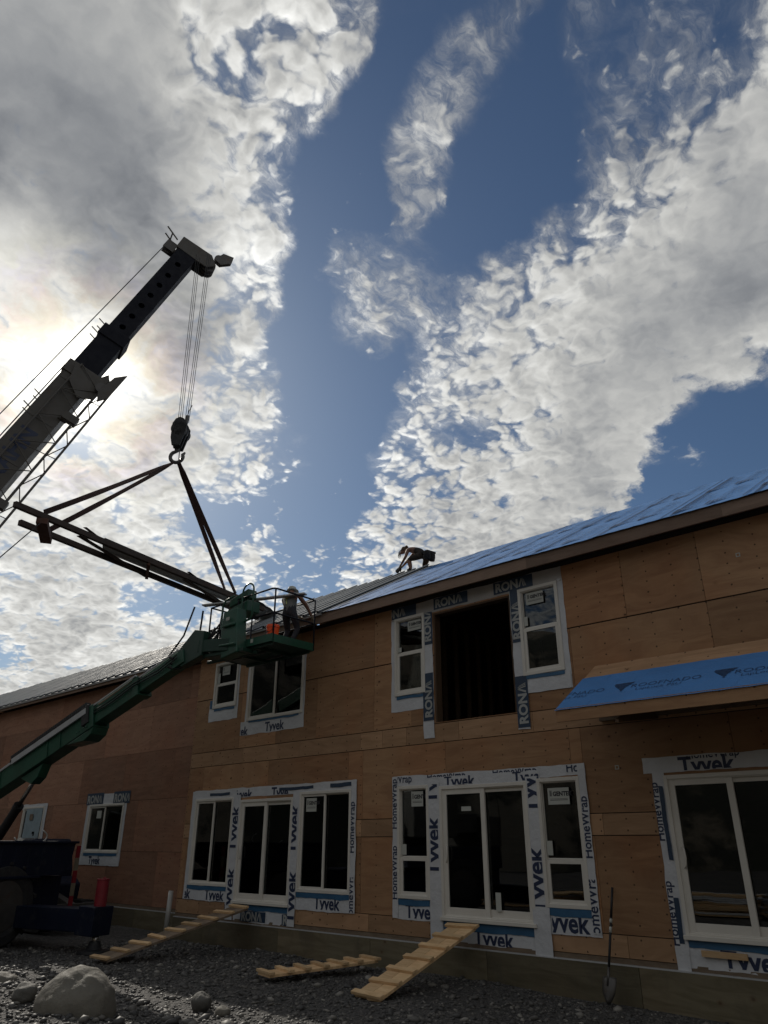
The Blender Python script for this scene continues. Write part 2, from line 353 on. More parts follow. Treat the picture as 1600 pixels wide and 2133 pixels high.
# ------------------------------------------------------------------ materials
def mat(name, col, rough=0.6, metal=0.0, var=0.25, vscale=3.0, bump=0.15, bscale=60.0, spec=0.5, dirt=None, extra=None, bdist=0.01):
    m = bpy.data.materials.new(name); m.use_nodes = True; nt = m.node_tree; b = nt.nodes['Principled BSDF']; q = G(nt)
    t = nd(nt, 'ShaderNodeTexCoord').outputs['Object']
    n1 = q.noise(t, vscale, 6, 0.6)[0]
    k = q.rng(n1, 0.3, 0.7, 1 - var, 1 + var * 0.6, False)
    c = q.v('MULTIPLY', (*col,), q.comb(k, k, k))
    if dirt:
        f = q.rng(q.noise(t, vscale * 2.3, 6, 0.7)[0], 0.52, 0.72); c = q.mix(q.m('MULTIPLY', f, dirt[1]), c, (*dirt[0], 1))
    if extra: c = extra(q, t, c)
    lk(nt, c, b.inputs['Base Color']); b.inputs['Roughness'].default_value = rough; b.inputs['Metallic'].default_value = metal
    lk(nt, q.rng(q.noise(t, vscale * 4, 4, 0.6)[0], 0.3, 0.7, rough * 0.8, min(1, rough * 1.2), False), b.inputs['Roughness'])
    b.inputs['Specular IOR Level'].default_value = spec
    if bump:
        bp = nd(nt, 'ShaderNodeBump'); bp.inputs['Strength'].default_value = bump; bp.inputs['Distance'].default_value = bdist
        lk(nt, q.noise(t, bscale, 4, 0.6)[0], bp.inputs['Height']); lk(nt, bp.outputs[0], b.inputs['Normal'])
    return m
def tone_of(q):
    a = nd(q.nt, 'ShaderNodeAttribute', attribute_name='tone'); return a.outputs['Fac']
def plywood(name, base, dark, knots=1.0, stretch=(0.16, 1, 1), red=0.5, stain=0.0, nails=True):
    m = bpy.data.materials.new(name); m.use_nodes = True; nt = m.node_tree; b = nt.nodes['Principled BSDF']; q = G(nt)
    t = nd(nt, 'ShaderNodeTexCoord').outputs['Object']; tn = tone_of(q)
    off = q.comb(q.m('MULTIPLY', tn, 37.0), q.m('MULTIPLY', tn, 11.0), q.m('MULTIPLY', tn, 23.0)); p = q.v('ADD', t, off)
    gr = q.v('MULTIPLY', p, stretch)
    warp = q.noise(gr, 1.6, 3, 0.5)[0]
    rings = q.noise(q.v('ADD', gr, q.comb(0.0, 0.0, q.m('MULTIPLY', warp, 0.9))), 9.0, 6, 0.62, 0.6)[0]
    c = q.mix(q.rng(rings, 0.22, 0.76), (*dark, 1), (*base, 1))
    fine = q.noise(q.v('MULTIPLY', gr, (1.2, 1, 5)), 30.0, 4, 0.65)[0]
    c = q.mix(q.rng(fine, 0.55, 0.75, 0, 0.30), c, (*(x * 0.55 for x in dark), 1))
    c = q.mix(q.m('MULTIPLY', q.rng(q.noise(p, 0.55, 3, 0.5)[0], 0.45, 0.65), red), c, q.v('MULTIPLY', c, (1.04, 0.84, 0.74)))
    k = q.m('ADD', 0.76, q.m('MULTIPLY', tn, 0.46)); c = q.v('MULTIPLY', c, q.comb(k, k, k))
    if knots:
        vo = q.voro(q.v('MULTIPLY', p, (0.75, 0.001, 1.0)), 3.3, 'F1')
        pick = q.sep(vo[1])[0]; kn = q.m('MULTIPLY', q.rng(vo[0], 0.070, 0.040), q.m('GREATER_THAN', pick, 0.35))
        halo = q.m('MULTIPLY', q.rng(vo[0], 0.16, 0.04), q.m('GREATER_THAN', pick, 0.35))
        c = q.mix(q.m('MULTIPLY', halo, 0.28), c, (0.10, 0.035, 0.012, 1)); c = q.mix(q.m('MULTIPLY', kn, 0.80 * knots), c, (0.035, 0.013, 0.006, 1))
        v2 = q.voro(q.v('MULTIPLY', p, (1, 0.001, 1)), 5.5, 'F1'); k2 = q.m('MULTIPLY', q.rng(v2[0], 0.05, 0.03), q.m('GREATER_THAN', q.sep(v2[1])[1], 0.45))
        c = q.mix(q.m('MULTIPLY', k2, 0.65 * knots), c, (0.05, 0.02, 0.01, 1))
    if nails:
        sp = q.sep(t); gx = q.m('FRACT', q.m('DIVIDE', sp[0], 0.407)); gz = q.m('FRACT', q.m('DIVIDE', q.m('ADD', sp[2], q.m('MULTIPLY', q.noise(t, 3.0, 1)[0], 0.09)), 0.17))
        ex = q.m('MULTIPLY', q.m('SUBTRACT', gx, q.m('ADD', 0.5, q.m('MULTIPLY', q.m('SUBTRACT', q.noise(t, 5.0, 1)[0], 0.5), 0.12))), 0.407); ez = q.m('MULTIPLY', q.m('SUBTRACT', gz, 0.5), 0.17)
        r = q.m('SQRT', q.m('ADD', q.m('MULTIPLY', ex, ex), q.m('MULTIPLY', ez, ez)))
        c = q.mix(q.m('MULTIPLY', q.rng(r, 0.017, 0.009), 0.8), c, (0.03, 0.015, 0.01, 1))
    if stain:
        f = q.rng(q.noise(q.v('MULTIPLY', t, (1, 1, 0.5)), 1.4, 6, 0.7)[0], 0.5, 0.7); c = q.mix(q.m('MULTIPLY', f, stain), c, (0.07, 0.065, 0.05, 1))
    lk(nt, c, b.inputs['Base Color']); b.inputs['Roughness'].default_value = 0.72; b.inputs['Specular IOR Level'].default_value = 0.3
    bp = nd(nt, 'ShaderNodeBump'); bp.inputs['Strength'].default_value = 0.2; bp.inputs['Distance'].default_value = 0.004
    lk(nt, fine, bp.inputs['Height']); lk(nt, bp.outputs[0], b.inputs['Normal'])
    return m
M = {}
M['ply'] = plywood('fir_plywood', (0.405, 0.240, 0.128), (0.278, 0.152, 0.080))
M['ply_red'] = plywood('red_plywood', (0.325, 0.175, 0.110), (0.228, 0.116, 0.073), 0.5, red=0.4)
M['ply_pale'] = plywood('pale_plywood', (0.44, 0.27, 0.155), (0.31, 0.185, 0.10), red=0.2)
M['form'] = plywood('form_plywood', (0.17, 0.145, 0.095), (0.10, 0.085, 0.052), 0.5, red=0.25, stain=0.5, nails=False)
M['lumber'] = plywood('spruce_lumber', (0.66, 0.47, 0.27), (0.50, 0.32, 0.16), 0.35, (0.5, 2, 2), 0.15, nails=False)
M['fascia'] = plywood('fascia_lumber', (0.27, 0.19, 0.145), (0.19, 0.13, 0.095), 0.5, red=0.2, nails=False)
M['weathered'] = plywood('weathered_lumber', (0.22, 0.17, 0.12), (0.14, 0.10, 0.07), 0.3, (0.5, 2, 2), 0.1, nails=False)
M['vinyl'] = mat('white_vinyl', (0.66, 0.63, 0.57), 0.35, var=0.06, bump=0.02)
M['wrap'] = mat('house_wrap', (0.57, 0.58, 0.60), 0.5, var=0.08, vscale=4, bump=1.0, bscale=7, bdist=.018)
M['wrapgrey'] = mat('grey_wrap', (0.42, 0.40, 0.38), 0.55, var=0.12, vscale=4, bump=0.9, bscale=8)
M['tape'] = mat('blue_tape', (0.035, 0.115, 0.22), 0.4, var=0.15, bump=0.3, bscale=12)
M['tape_dark'] = mat('navy_tape', (0.022, 0.045, 0.085), 0.45, var=0.15, bump=0.3, bscale=12)
M['navyprint'] = mat('navy_print', (0.018, 0.03, 0.075), 0.5, var=0.1, bump=0)
M['ink'] = mat('black_ink', (0.02, 0.02, 0.025), 0.5, var=0.1, bump=0)
M['faint_ink'] = mat('faint_blue_black_ink', (0.03, 0.07, 0.16), 0.6, var=0.1, bump=0, spec=0.2)
M['silver'] = mat('silver_print', (0.36, 0.37, 0.36), 0.5, var=0.1, bump=0)
M['paper'] = mat('paper_label', (0.45, 0.46, 0.42), 0.6, var=0.05, bump=0)
M['black'] = mat('black_rubber', (0.012, 0.012, 0.014), 0.6, var=0.2)
M['tyre'] = mat('tyre_rubber', (0.018, 0.018, 0.02), 0.8, var=0.3, dirt=((0.06, 0.055, 0.05), 0.5))
M['navy'] = mat('navy_paint', (0.006, 0.010, 0.026), 0.55, spec=0.25, var=0.2, vscale=2, bump=0.05, dirt=((0.05, 0.05, 0.05), 0.5))
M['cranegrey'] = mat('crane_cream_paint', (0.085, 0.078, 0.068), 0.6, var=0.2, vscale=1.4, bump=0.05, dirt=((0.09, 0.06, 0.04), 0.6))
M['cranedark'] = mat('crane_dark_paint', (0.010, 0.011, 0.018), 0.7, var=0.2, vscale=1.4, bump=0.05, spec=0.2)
M['steel'] = mat('worn_steel', (0.10, 0.095, 0.09), 0.45, 0.6, var=0.25, dirt=((0.10, 0.05, 0.03), 0.5))
M['chrome'] = mat('cylinder_chrome', (0.42, 0.40, 0.38), 0.22, 0.9, var=0.1, bump=0)
M['rust'] = mat('rusty_steel', (0.10, 0.045, 0.03), 0.8, var=0.35, dirt=((0.05, 0.02, 0.012), 0.7))
M['darkrust'] = mat('dark_rusted_beam', (0.05, 0.034, 0.026), 0.8, var=0.35, dirt=((0.08, 0.035, 0.02), 0.6))
M['sling'] = mat('brown_sling_webbing', (0.045, 0.02, 0.015), 0.85, var=0.3, vscale=8, bump=0.6, bscale=90)
M['green'] = mat('green_paint', (0.017, 0.085, 0.053), 0.40, var=0.22, vscale=1.6, bump=0.05, dirt=((0.03, 0.045, 0.035), 0.6))
M['dkgreen'] = mat('dark_green_paint', (0.010, 0.045, 0.030), 0.45, var=0.2)
M['red'] = mat('red_paint', (0.22, 0.012, 0.022), 0.45, var=0.2, dirt=((0.03, 0.01, 0.01), 0.5))
M['cream'] = mat('cream_stripe', (0.20, 0.17, 0.12), 0.6, var=0.15)
M['orange'] = mat('orange_plastic', (0.95, 0.10, 0.015), 0.38, var=0.05, bump=0)
M['pvc'] = mat('grey_pvc', (0.42, 0.42, 0.40), 0.4, var=0.1, bump=0)
M['galv'] = mat('galvanised_roofing', (0.27, 0.29, 0.31), 0.6, 0.0, spec=0.15, var=0.14, vscale=1.2, bump=0.03)
M['seam'] = mat('painted_rib_shade', (0.035, 0.038, 0.042), 0.7, bump=0, spec=0.2)  # shade in the recesses of the roofing ribs, painted as a dark colour
M['trim'] = mat('galvanised_trim', (0.50, 0.51, 0.52), 0.4, 0.2, var=0.1)
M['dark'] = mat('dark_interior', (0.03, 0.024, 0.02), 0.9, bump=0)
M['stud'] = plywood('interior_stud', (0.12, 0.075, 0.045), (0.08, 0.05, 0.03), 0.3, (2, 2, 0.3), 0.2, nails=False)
M['skin'] = mat('skin', (0.22, 0.11, 0.075), 0.55, var=0.08, bump=0.05)
M['glove'] = mat('leather_glove', (0.30, 0.24, 0.17), 0.8, var=0.2)
M['hair'] = mat('dark_blond_hair', (0.09, 0.055, 0.03), 0.7, var=0.2)
def fold(name, col, rough=0.85): return mat(name, col, rough, var=0.2, vscale=6, bump=1.0, bscale=11)
M['shirt'] = fold('grey_shirt', (0.13, 0.13, 0.125)); M['trousers'] = fold('dark_trousers', (0.022, 0.022, 0.03)); M['blackcloth'] = fold('black_vest_cloth', (0.01, 0.01, 0.012))
M['shorts'] = fold('brown_shorts', (0.035, 0.025, 0.018)); M['hivis'] = mat('reflective_band', (0.35, 0.40, 0.12), 0.5, var=0.1)
def glass_mat():
    m = bpy.data.materials.new('window_glass'); m.use_nodes = True; nt = m.node_tree; nt.nodes.clear(); q = G(nt)
    fr = nd(nt, 'ShaderNodeFresnel'); fr.inputs[0].default_value = 1.5
    gl = nd(nt, 'ShaderNodeBsdfGlossy'); gl.inputs['Roughness'].default_value = 0.0; gl.inputs['Color'].default_value = (0.95, 0.97, 1, 1)
    tr = nd(nt, 'ShaderNodeBsdfTransparent'); tr.inputs[0].default_value = (0.50, 0.53, 0.53, 1)
    t = nd(nt, 'ShaderNodeTexCoord').outputs['Object']
    bp = nd(nt, 'ShaderNodeBump'); bp.inputs['Strength'].default_value = 0.10; bp.inputs['Distance'].default_value = 0.02
    lk(nt, q.noise(t, 1.3, 2, 0.4)[0], bp.inputs['Height']); lk(nt, bp.outputs[0], gl.inputs['Normal'])
    mx = nd(nt, 'ShaderNodeMixShader'); lk(nt, q.m('MULTIPLY', fr.outputs[0], 1.25, clamp=True), mx.inputs[0]); lk(nt, tr.outputs[0], mx.inputs[1]); lk(nt, gl.outputs[0], mx.inputs[2])
    o = nd(nt, 'ShaderNodeOutputMaterial'); lk(nt, mx.outputs[0], o.inputs[0]); return m
M['glass'] = glass_mat()
def underlay(name, col):
    def ex(q, t, c):
        f = q.rng(q.noise(q.v('MULTIPLY', t, (6, 1, 1)), 1.5, 5, 0.6)[0], 0.6, 0.75, 0, 0.35); return q.mix(f, c, (*(x * 0.55 for x in col), 1))
    return mat(name, col, 0.62, spec=0.3, var=0.12, vscale=1.5, bump=0.9, bscale=5, extra=ex)
M['under'] = underlay('blue_underlayment', (0.065, 0.21, 0.50))

# ------------------------------------------------------------------ lettering
def letters(text, size, bold=0.0, squash=1.0):
    "the built-in face as flat 2D triangles: list of ((x, y)*3)"
    cu = bpy.data.curves.new('t', 'FONT'); cu.body = text; cu.size = size; cu.offset = bold; cu.resolution_u = 3; cu.space_character = 1.0
    o = bpy.data.objects.new('t', cu); me = bpy.data.meshes.new_from_object(o)
    bm = bmesh.new(); bm.from_mesh(me); bpy.data.objects.remove(o); bpy.data.curves.remove(cu); bpy.data.meshes.remove(me)
    for v_ in bm.verts: v_.co.x *= squash
    return bm
def rona(h):
    "heavy block letters with a final A cut by three slanting strokes; h = cap height"
    bm = letters('RON', h / 0.70, 0.055 * h)
    x1 = max(v_.co.x for v_ in bm.verts) + 0.05 * h; bmesh.ops.translate(bm, verts=bm.verts, vec=(0, 0, 0))
    def quad(pts): bm.faces.new([bm.verts.new((x1 + x * h, y * h, 0)) for x, y in pts])
    quad([(0.0, 0), (0.22, 0), (0.52, 0.95), (0.40, 1.03)])
    quad([(0.40, 1.03), (0.52, 0.95), (0.74, 0.0), (0.62, 0.0)])
    for k in (0, 1): quad([(0.56 + 0.14 * k, 1.0 - 0.12 * k), (0.62 + 0.14 * k, 1.0 - 0.16 * k), (0.90 + 0.14 * k, 0.0), (0.82 + 0.14 * k, 0.0)])
    return bm
def wall_print(name, bm, x, z, y, mt, parent, rot=0.0, clip=None, frame=None, keep=None):
    "lay 2D letters on the wall at (x, z), rotated by rot degrees, clipped to clip = (x0, x1, z0, z1); they face -Y"
    c, s = math.cos(R(rot)), math.sin(R(rot))
    for v_ in bm.verts:
        a, b_ = v_.co.x, v_.co.y; v_.co = Vector((x + a * c - b_ * s, 0, z + a * s + b_ * c))
    if clip:
        for co, no in (((clip[0], 0, 0), (-1, 0, 0)), ((clip[1], 0, 0), (1, 0, 0)), ((0, 0, clip[2]), (0, 0, -1)), ((0, 0, clip[3]), (0, 0, 1))):
            bmesh.ops.bisect_plane(bm, geom=bm.verts[:] + bm.edges[:] + bm.faces[:], plane_co=co, plane_no=no, clear_outer=True)
    if frame:
        o_, ax, az_ = frame
        for v_ in bm.verts: v_.co = o_ + ax * v_.co.x + az_ * v_.co.z
    else:
        for v_ in bm.verts: v_.co.y = y
    if keep is not None: keep.append(bm); return None
    return flush(name, [bm], mt, parent)
def flush(name, bms, mt, parent):
    vs, fs = [], []
    for bm in bms:
        bm.verts.index_update(); o = len(vs); vs += [tuple(v_.co) for v_ in bm.verts]; fs += [tuple(v_.index + o for v_ in f.verts) for f in bm.faces]; bm.free()
    if not fs: return None
    me = bpy.data.meshes.new(name); me.from_pydata(vs, [], fs); me.materials.append(mt); return put(name, me, parent)

# ------------------------------------------------------------------ the ground
YW, YL = 10.8, 11.29                                   # facade planes: near wing, set-back wing
def nz(x, y, s=1.0, seed=0.0):
    from mathutils import noise
    return noise.fractal(Vector((x * s + seed, y * s - seed, seed)), 1.0, 2.0, 5)
def gh(x, y):
    h = 0.05 * nz(x, y, 0.35, 3.1) + 0.018 * nz(x, y, 2.2, 8.0)
    # low windrow of rubble near the boulder
    d = (y - (4.95 - 0.16 * (x + 9.5)))
    h += (0.12 * math.exp(-(d / 0.55) ** 2) + 0.035 * math.exp(-(d / 0.7) ** 2) * nz(x, y, 5, 1)) * (1 / (1 + math.exp((x + 8.6) * 3.0))) * (1 / (1 + math.exp(-(x + 14.5) * 2.0)))
    h += 0.14 * math.exp(-((x + 12.3) ** 2 / 1.4 + (y - 6.0) ** 2 / 0.35)) 
    h -= 0.07 * (1 / (1 + math.exp(-(x + 6.0) * 1.6))) * (1 / (1 + math.exp(-(y - 7.5) * 1.5)))
    return h
def ground():
    def ax(lo, hi, step, far, k=16):
        a = list(np.arange(lo, hi + 1e-6, step)); l = [lo - (far * ((i / k) ** 2.2)) for i in range(k, 0, -1)]; r = [hi + (far * ((i / k) ** 2.2)) for i in range(1, k + 1)]; return l + a + r
    xs = ax(-20, 0, 0.09, 700); ys = ax(3.4, 11.4, 0.075, 700); nx, ny = len(xs), len(ys)
    vs = []
    for y in ys:
        for x in xs:
            f = max(0, min(1, 1 - max(0, -20.5 - x, x - 0.5, 3 - y, y - 11.8) / 6)); z = gh(x, y) * f if f > 0 else 0.0
            vs.append((x, y, z))
    fs = [(j * nx + i, j * nx + i + 1, (j + 1) * nx + i + 1, (j + 1) * nx + i) for j in range(ny - 1) for i in range(nx - 1)]
    me = bpy.data.meshes.new('ground'); me.from_pydata(vs, [], fs); me.shade_smooth()
    m = bpy.data.materials.new('gravel_ground'); m.use_nodes = True; nt = m.node_tree; b = nt.nodes['Principled BSDF']; q = G(nt)
    t = nd(nt, 'ShaderNodeTexCoord').outputs['Object']
    w = q.v('ADD', t, q.v('SCALE', q.noise(t, 14.0, 3)[1], sc=0.03))
    v1 = q.voro(w, 17.0); v2 = q.voro(w, 41.0)
    c = q.ramp(q.sep(v1[1])[0], [(0, (0.036, 0.035, 0.035)), (0.5, (0.062, 0.059, 0.057)), (0.85, (0.09, 0.084, 0.078)), (1, (0.15, 0.14, 0.13))])
    c2 = q.ramp(q.sep(v2[1])[0], [(0, (0.033, 0.032, 0.032)), (0.8, (0.078, 0.074, 0.07)), (1, (0.13, 0.12, 0.115))])
    c = q.mix(q.rng(q.noise(t, 2.0, 5)[0], 0.42, 0.58), c, c2)
    k = q.rng(q.noise(t, 0.6, 5, 0.65)[0], 0.35, 0.65, 0.75, 1.2); c = q.v('MULTIPLY', c, q.comb(k, k, k))
    lk(nt, c, b.inputs['Base Color']); b.inputs['Roughness'].default_value = 0.85
    h = q.m('ADD', q.m('MULTIPLY', q.m('SUBTRACT', 0.6, v1[0]), 0.035), q.m('MULTIPLY', q.m('SUBTRACT', 0.6, v2[0]), 0.015))
    bp = nd(nt, 'ShaderNodeBump'); bp.inputs['Strength'].default_value = 1.0; bp.inputs['Distance'].default_value = 1.0
    lk(nt, h, bp.inputs['Height']); lk(nt, bp.outputs[0], b.inputs['Normal'])
    me.materials.append(m); o = put('ground', me); o['kind'] = 'structure'; return m
GM = ground()
stone_m = bpy.data.materials.new('loose_gravel'); stone_m.use_nodes = True
def _sm():
    nt = stone_m.node_tree; b = nt.nodes['Principled BSDF']; q = G(nt)
    c = q.ramp(tone_of(q), [(0, (0.04, 0.039, 0.039)), (0.55, (0.072, 0.069, 0.066)), (0.88, (0.12, 0.112, 0.10)), (1, (0.26, 0.245, 0.22))])
    lk(nt, c, b.inputs['Base Color']); b.inputs['Roughness'].default_value = 0.6
_sm()
def gravel(n=18000):
    bm = bmesh.new(); bmesh.ops.create_icosphere(bm, subdivisions=1, radius=1); base = np.array([v_.co[:] for v_ in bm.verts]); tri = np.array([[v_.index for v_ in f.verts] for f in bm.faces]); bm.free()
    nv, nf = len(base), len(tri); VS = np.zeros((n, nv, 3)); TN = np.zeros((n, nf))
    for i in range(n):
        while True:
            y = rng.uniform(4.2, 10.7); x = rng.uniform(-16.5, -3.2)
            if -2.5 * y - 1.2 < x < -0.30 * y + 0.6: break
        s = 0.010 + 0.022 * rng.random() ** 3 + (0.045 * rng.random() if rng.random() < 0.05 else 0)
        if y < 6.4: s *= 1.25
        sc = s * np.array([rng.uniform(0.8, 1.6), rng.uniform(0.8, 1.3), rng.uniform(0.45, 0.8)])
        p = base * (1 + rng.uniform(-0.22, 0.22, (nv, 1))) * sc; a = rng.uniform(0, 6.28); c_, s_ = math.cos(a), math.sin(a)
        tl = rng.uniform(-0.4, 0.4); p = np.stack([p[:, 0] * c_ - p[:, 1] * s_, p[:, 0] * s_ + p[:, 1] * c_, p[:, 2] + p[:, 0] * tl], 1)
        VS[i] = p + [x, y, gh(x, y) + s * 0.25]; TN[i] = rng.random()
    F = (tri[None] + (np.arange(n) * nv)[:, None, None]).reshape(-1)
    me = bpy.data.meshes.new('gravel'); me.vertices.add(n * nv); me.vertices.foreach_set('co', VS.reshape(-1))
    me.loops.add(n * nf * 3); me.loops.foreach_set('vertex_index', F.astype(np.int32)); me.polygons.add(n * nf)
    me.polygons.foreach_set('loop_start', np.arange(n * nf) * 3); me.polygons.foreach_set('loop_total', np.full(n * nf, 3)); me.update()
    a = me.attributes.new('tone', 'FLOAT', 'FACE'); a.data.foreach_set('value', TN.reshape(-1)); me.materials.append(stone_m)
    o = put('gravel', me); o['kind'] = 'stuff'; tag(o, 'loose grey gravel scattered over the ground in front of the building', 'gravel')
gravel()
def rock(name, label, cat, c, size, seed, col, group=None, sub=5, rough=0.14):
    bm = bmesh.new(); bmesh.ops.create_icosphere(bm, subdivisions=sub, radius=1)
    from mathutils import noise
    for v_ in bm.verts:
        p = v_.co.copy(); n_ = noise.fractal(p * 1.1 + Vector((seed, 0, seed)), 1, 2, 4) * rough
        n_ += noise.fractal(p * 4.5 + Vector((0, seed, 0)), 1, 2, 4) * 0.02
        # a broken facet near the top
        if p.z > 0.45 and p.x > -0.2: n_ -= 0.22 * (p.z - 0.45) * max(0, p.x * .8 + .35) * (1.0 + 0.6 * noise.noise(p * 5 + Vector((seed, 0, 0))))
        v_.co = Vector([(p * (1 + n_))[i] * size[i] / 2 for i in range(3)])
    me = bpy.data.meshes.new(name); bm.to_mesh(me); bm.free(); me.shade_smooth(); me.materials.append(col)
    o = put(name, me); o.location = c; tag(o, label, cat, group); return o
M['granite'] = mat('boulder_stone', (0.14, 0.128, 0.105), 0.8, var=0.35, vscale=2.2, bump=1.0, bscale=26, dirt=((0.10, 0.09, 0.07), 0.7))
M['stone'] = mat('field_stone', (0.10, 0.095, 0.085), 0.8, var=0.35, vscale=5, bump=0.8, bscale=40, dirt=((0.06, 0.055, 0.05), 0.6))
rock('boulder', 'large rounded pale boulder with a chipped top at the near edge of the gravel', 'boulder', (-9.72, 5.27, 0.10), (0.98, 0.94, 0.90), 3.0, M['granite'], rough=0.07)
rock('stone', 'head sized grey stone resting on gravel right of the big boulder', 'stone', (-9.07, 6.6, 0.08), (0.27, 0.24, 0.24), 8.0, M['stone'], sub=4)
rock('stone', 'broken angular stone lying just left of the big boulder', 'stone', (-10.55, 5.0, 0.20), (0.34, 0.30, 0.24), 15.0, M['stone'], sub=3, rough=0.3)
rock('stone', 'rounded stone at the left picture edge below the crane', 'stone', (-12.05, 5.35, 0.10), (0.50, 0.45, 0.34), 21.0, M['granite'], sub=4)
rock('stone', 'small pale stone on the gravel between the boulder and the loose cleated plank', 'stone', (-8.55, 6.55, 0.05), (0.20, 0.17, 0.13), 5.0, M['granite'], sub=3)

# ------------------------------------------------------------------ hills behind the camera (seen in the window panes)
def hills():
    vs, fs = [], []; na, nr = 90, 14
    for j in range(nr):
        for i in range(na + 1):
            a = R(-205 + 250 * i / na)                     # azimuth from +Y towards +X, swung round the back
            a = R(75 + 215 * i / na)
            r = 46 + 9 * j; top = 42 + 8 * nz(math.cos(a) * 2, math.sin(a) * 2, 1.6, 4.0); z = top * (1 - math.exp(-j / 3.2)) * (1 if j else 0) + (1.6 * nz(r * 0.1, a * 8, 1.3, 2.0) if j else -1)
            e = min(1, i / 12, (na - i) / 12); vs.append((math.sin(a) * r - 5, math.cos(a) * r, z * e))
    for j in range(nr - 1):
        for i in range(na): k = j * (na + 1) + i; fs.append((k, k + 1, k + na + 2, k + na + 1))
    me = bpy.data.meshes.new('hills'); me.from_pydata(vs, [], fs); me.shade_smooth()
    def ex(q, t, c):
        return q.mix(q.rng(q.noise(t, 0.07, 7, 0.75)[0], 0.48, 0.58), c, (0.22, 0.185, 0.135, 1))
    me.materials.append(mat('dry_wooded_slope', (0.045, 0.046, 0.032), 0.95, var=0.6, vscale=0.12, bump=0, extra=ex))
    o = put('hills', me); o['kind'] = 'structure'
hills()

# ------------------------------------------------------------------ the building
H = thing('building', 'two storey plywood sheathed house under construction with blue roof underlayment and unfinished windows', 'house', (-10, 14, 0))
X0, X1, XC = -40.0, 4.5, -16.12                          # ends of the building, inner corner
# openings (x0, x1, z0, z1) of the near wing
OP = [(-15.72, -14.28, 1.07, 2.86), (-14.03, -12.29, .80, 2.79), (-12.08, -10.61, 1.06, 2.88), (-9.44, -8.71, 1.06, 2.87), (-8.47, -6.70, .80, 2.83),
      (-6.51, -5.77, 1.06, 2.86), (-4.46, -2.72, .81, 2.80), (-9.49, -8.73, 4.49, 6.02), (-8.52, -6.78, 3.92, 5.96), (-6.60, -5.82, 4.49, 6.01),
      (-15.42, -14.50, 4.90, 6.0), (-14.05, -12.15, 4.48, 6.0)]
OL = [(-21.70, -19.80, 1.67, 2.93), (-26.05, -24.55, 1.98, 2.98)]
def carve(rects, holes):
    out = rects
    for hx0, hx1, hz0, hz1 in holes:
        nxt = []
        for x0, x1, z0, z1, t in out:
            if hx1 <= x0 or hx0 >= x1 or hz1 <= z0 or hz0 >= z1: nxt.append((x0, x1, z0, z1, t)); continue
            if x0 < hx0: nxt.append((x0, hx0, z0, z1, t))
            if x1 > hx1: nxt.append((hx1, x1, z0, z1, t))
            a, b = max(x0, hx0), min(x1, hx1)
            if z0 < hz0: nxt.append((a, b, z0, hz0, t))
            if z1 > hz1: nxt.append((a, b, hz1, z1, t))
        out = nxt
    return out
def sheathing(name, rows, holes, y, xa, xb, mats, gap=0.006):
    mb = MB()
    for z0, z1, seams, mi, gz in rows:
        xs = [xa] + [s_ for s_ in seams if xa < s_ < xb] + [xb]
        for a, b in zip(xs[:-1], xs[1:]):
            t = random.random()
            for x0, x1, c0, c1, tt in carve([(a + gap / 2, b - gap / 2, z0 + gz / 2, z1 - gz / 2, t)], holes):
                if x1 - x0 > 0.01 and c1 - c0 > 0.01: mb.box(x0, x1, y, y + 0.018, c0, c1, mi, tt)
    return mb.build(name, mats, H)
rep = lambda a, st=2.44, n=20: [a + st * k for k in range(-n, n)]
rows = [(0.50, 0.78, [-15.25, -12.6, -10.15, -7.7, -5.29, -2.85, -0.4, 2.0], 2, 0.012), (0.78, 2.03, [-15.95, -10.47, -10.35, -7.9, -5.62, -3.1, -0.7, 1.7], 0, 0.012),
        (2.03, 2.33, [-15.2, -12.9, -10.35, -9.3, -5.46, -3.0, -0.5], 2, 0.014), (2.33, 3.57, [-15.53, -13.16, -10.72, -10.33, -8.32, -5.88, -5.68, -3.44, -1.0, 1.4], 0, 0.012),
        (3.57, 3.90, [-15.2, -14.1, -12.9, -12.2, -10.41, -9.83, -9.22, -8.01, -6.50, -4.1, -1.6], 2, 0.014), (3.90, 5.15, [-14.28, -13.0, -11.7, -10.05, -9.09, -5.68, -3.45, -1.0, 1.4], 0, 0.014),
        (5.15, 6.26, [-14.28, -12.3, -10.05, -8.6, -6.3, -4.67, -3.45, -1.0, 1.4], 0, 0.028)]
sheathing('wall', rows, OP, YW, XC, X1, [M['ply'], M['ply_red'], M['ply_pale']])
rl = [(0.50, 1.72, rep(-17.9), 1, 0.008), (1.72, 2.97, rep(-19.12), 1, 0.010), (2.97, 4.20, rep(-17.6), 1, 0.006), (4.20, 5.44, rep(-18.9), 1, 0.006), (5.44, 6.32, rep(-17.2), 1, 0.006)]
sheathing('wall', rl, OL, YL, X0, XC - 0.02, [M['ply'], M['ply_red'], M['ply_pale']])
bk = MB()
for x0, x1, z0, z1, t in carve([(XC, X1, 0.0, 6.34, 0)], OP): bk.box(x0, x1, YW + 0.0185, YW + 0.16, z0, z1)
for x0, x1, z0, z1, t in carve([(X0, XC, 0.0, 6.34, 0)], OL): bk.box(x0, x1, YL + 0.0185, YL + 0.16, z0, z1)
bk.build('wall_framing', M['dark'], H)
mb = MB(); mb.box(XC, XC + 0.02, YW + 0.02, YL + 0.02, 0.5, 6.3, 1); mb.box(XC - 0.06, XC - 0.001, YL - 0.03, YL - 0.001, 0.5, 6.28, 1); mb.build('corner_board', [M['ply'], M['ply_red']], H)
mb = MB(); mb.box(X0, X0 + .15, YL, 21, 0, 6.4); mb.box(X1 - .15, X1, YW + .17, 21, 0, 6.4); mb.box(X0, X1, 20.9, 21.05, 0, 6.4)
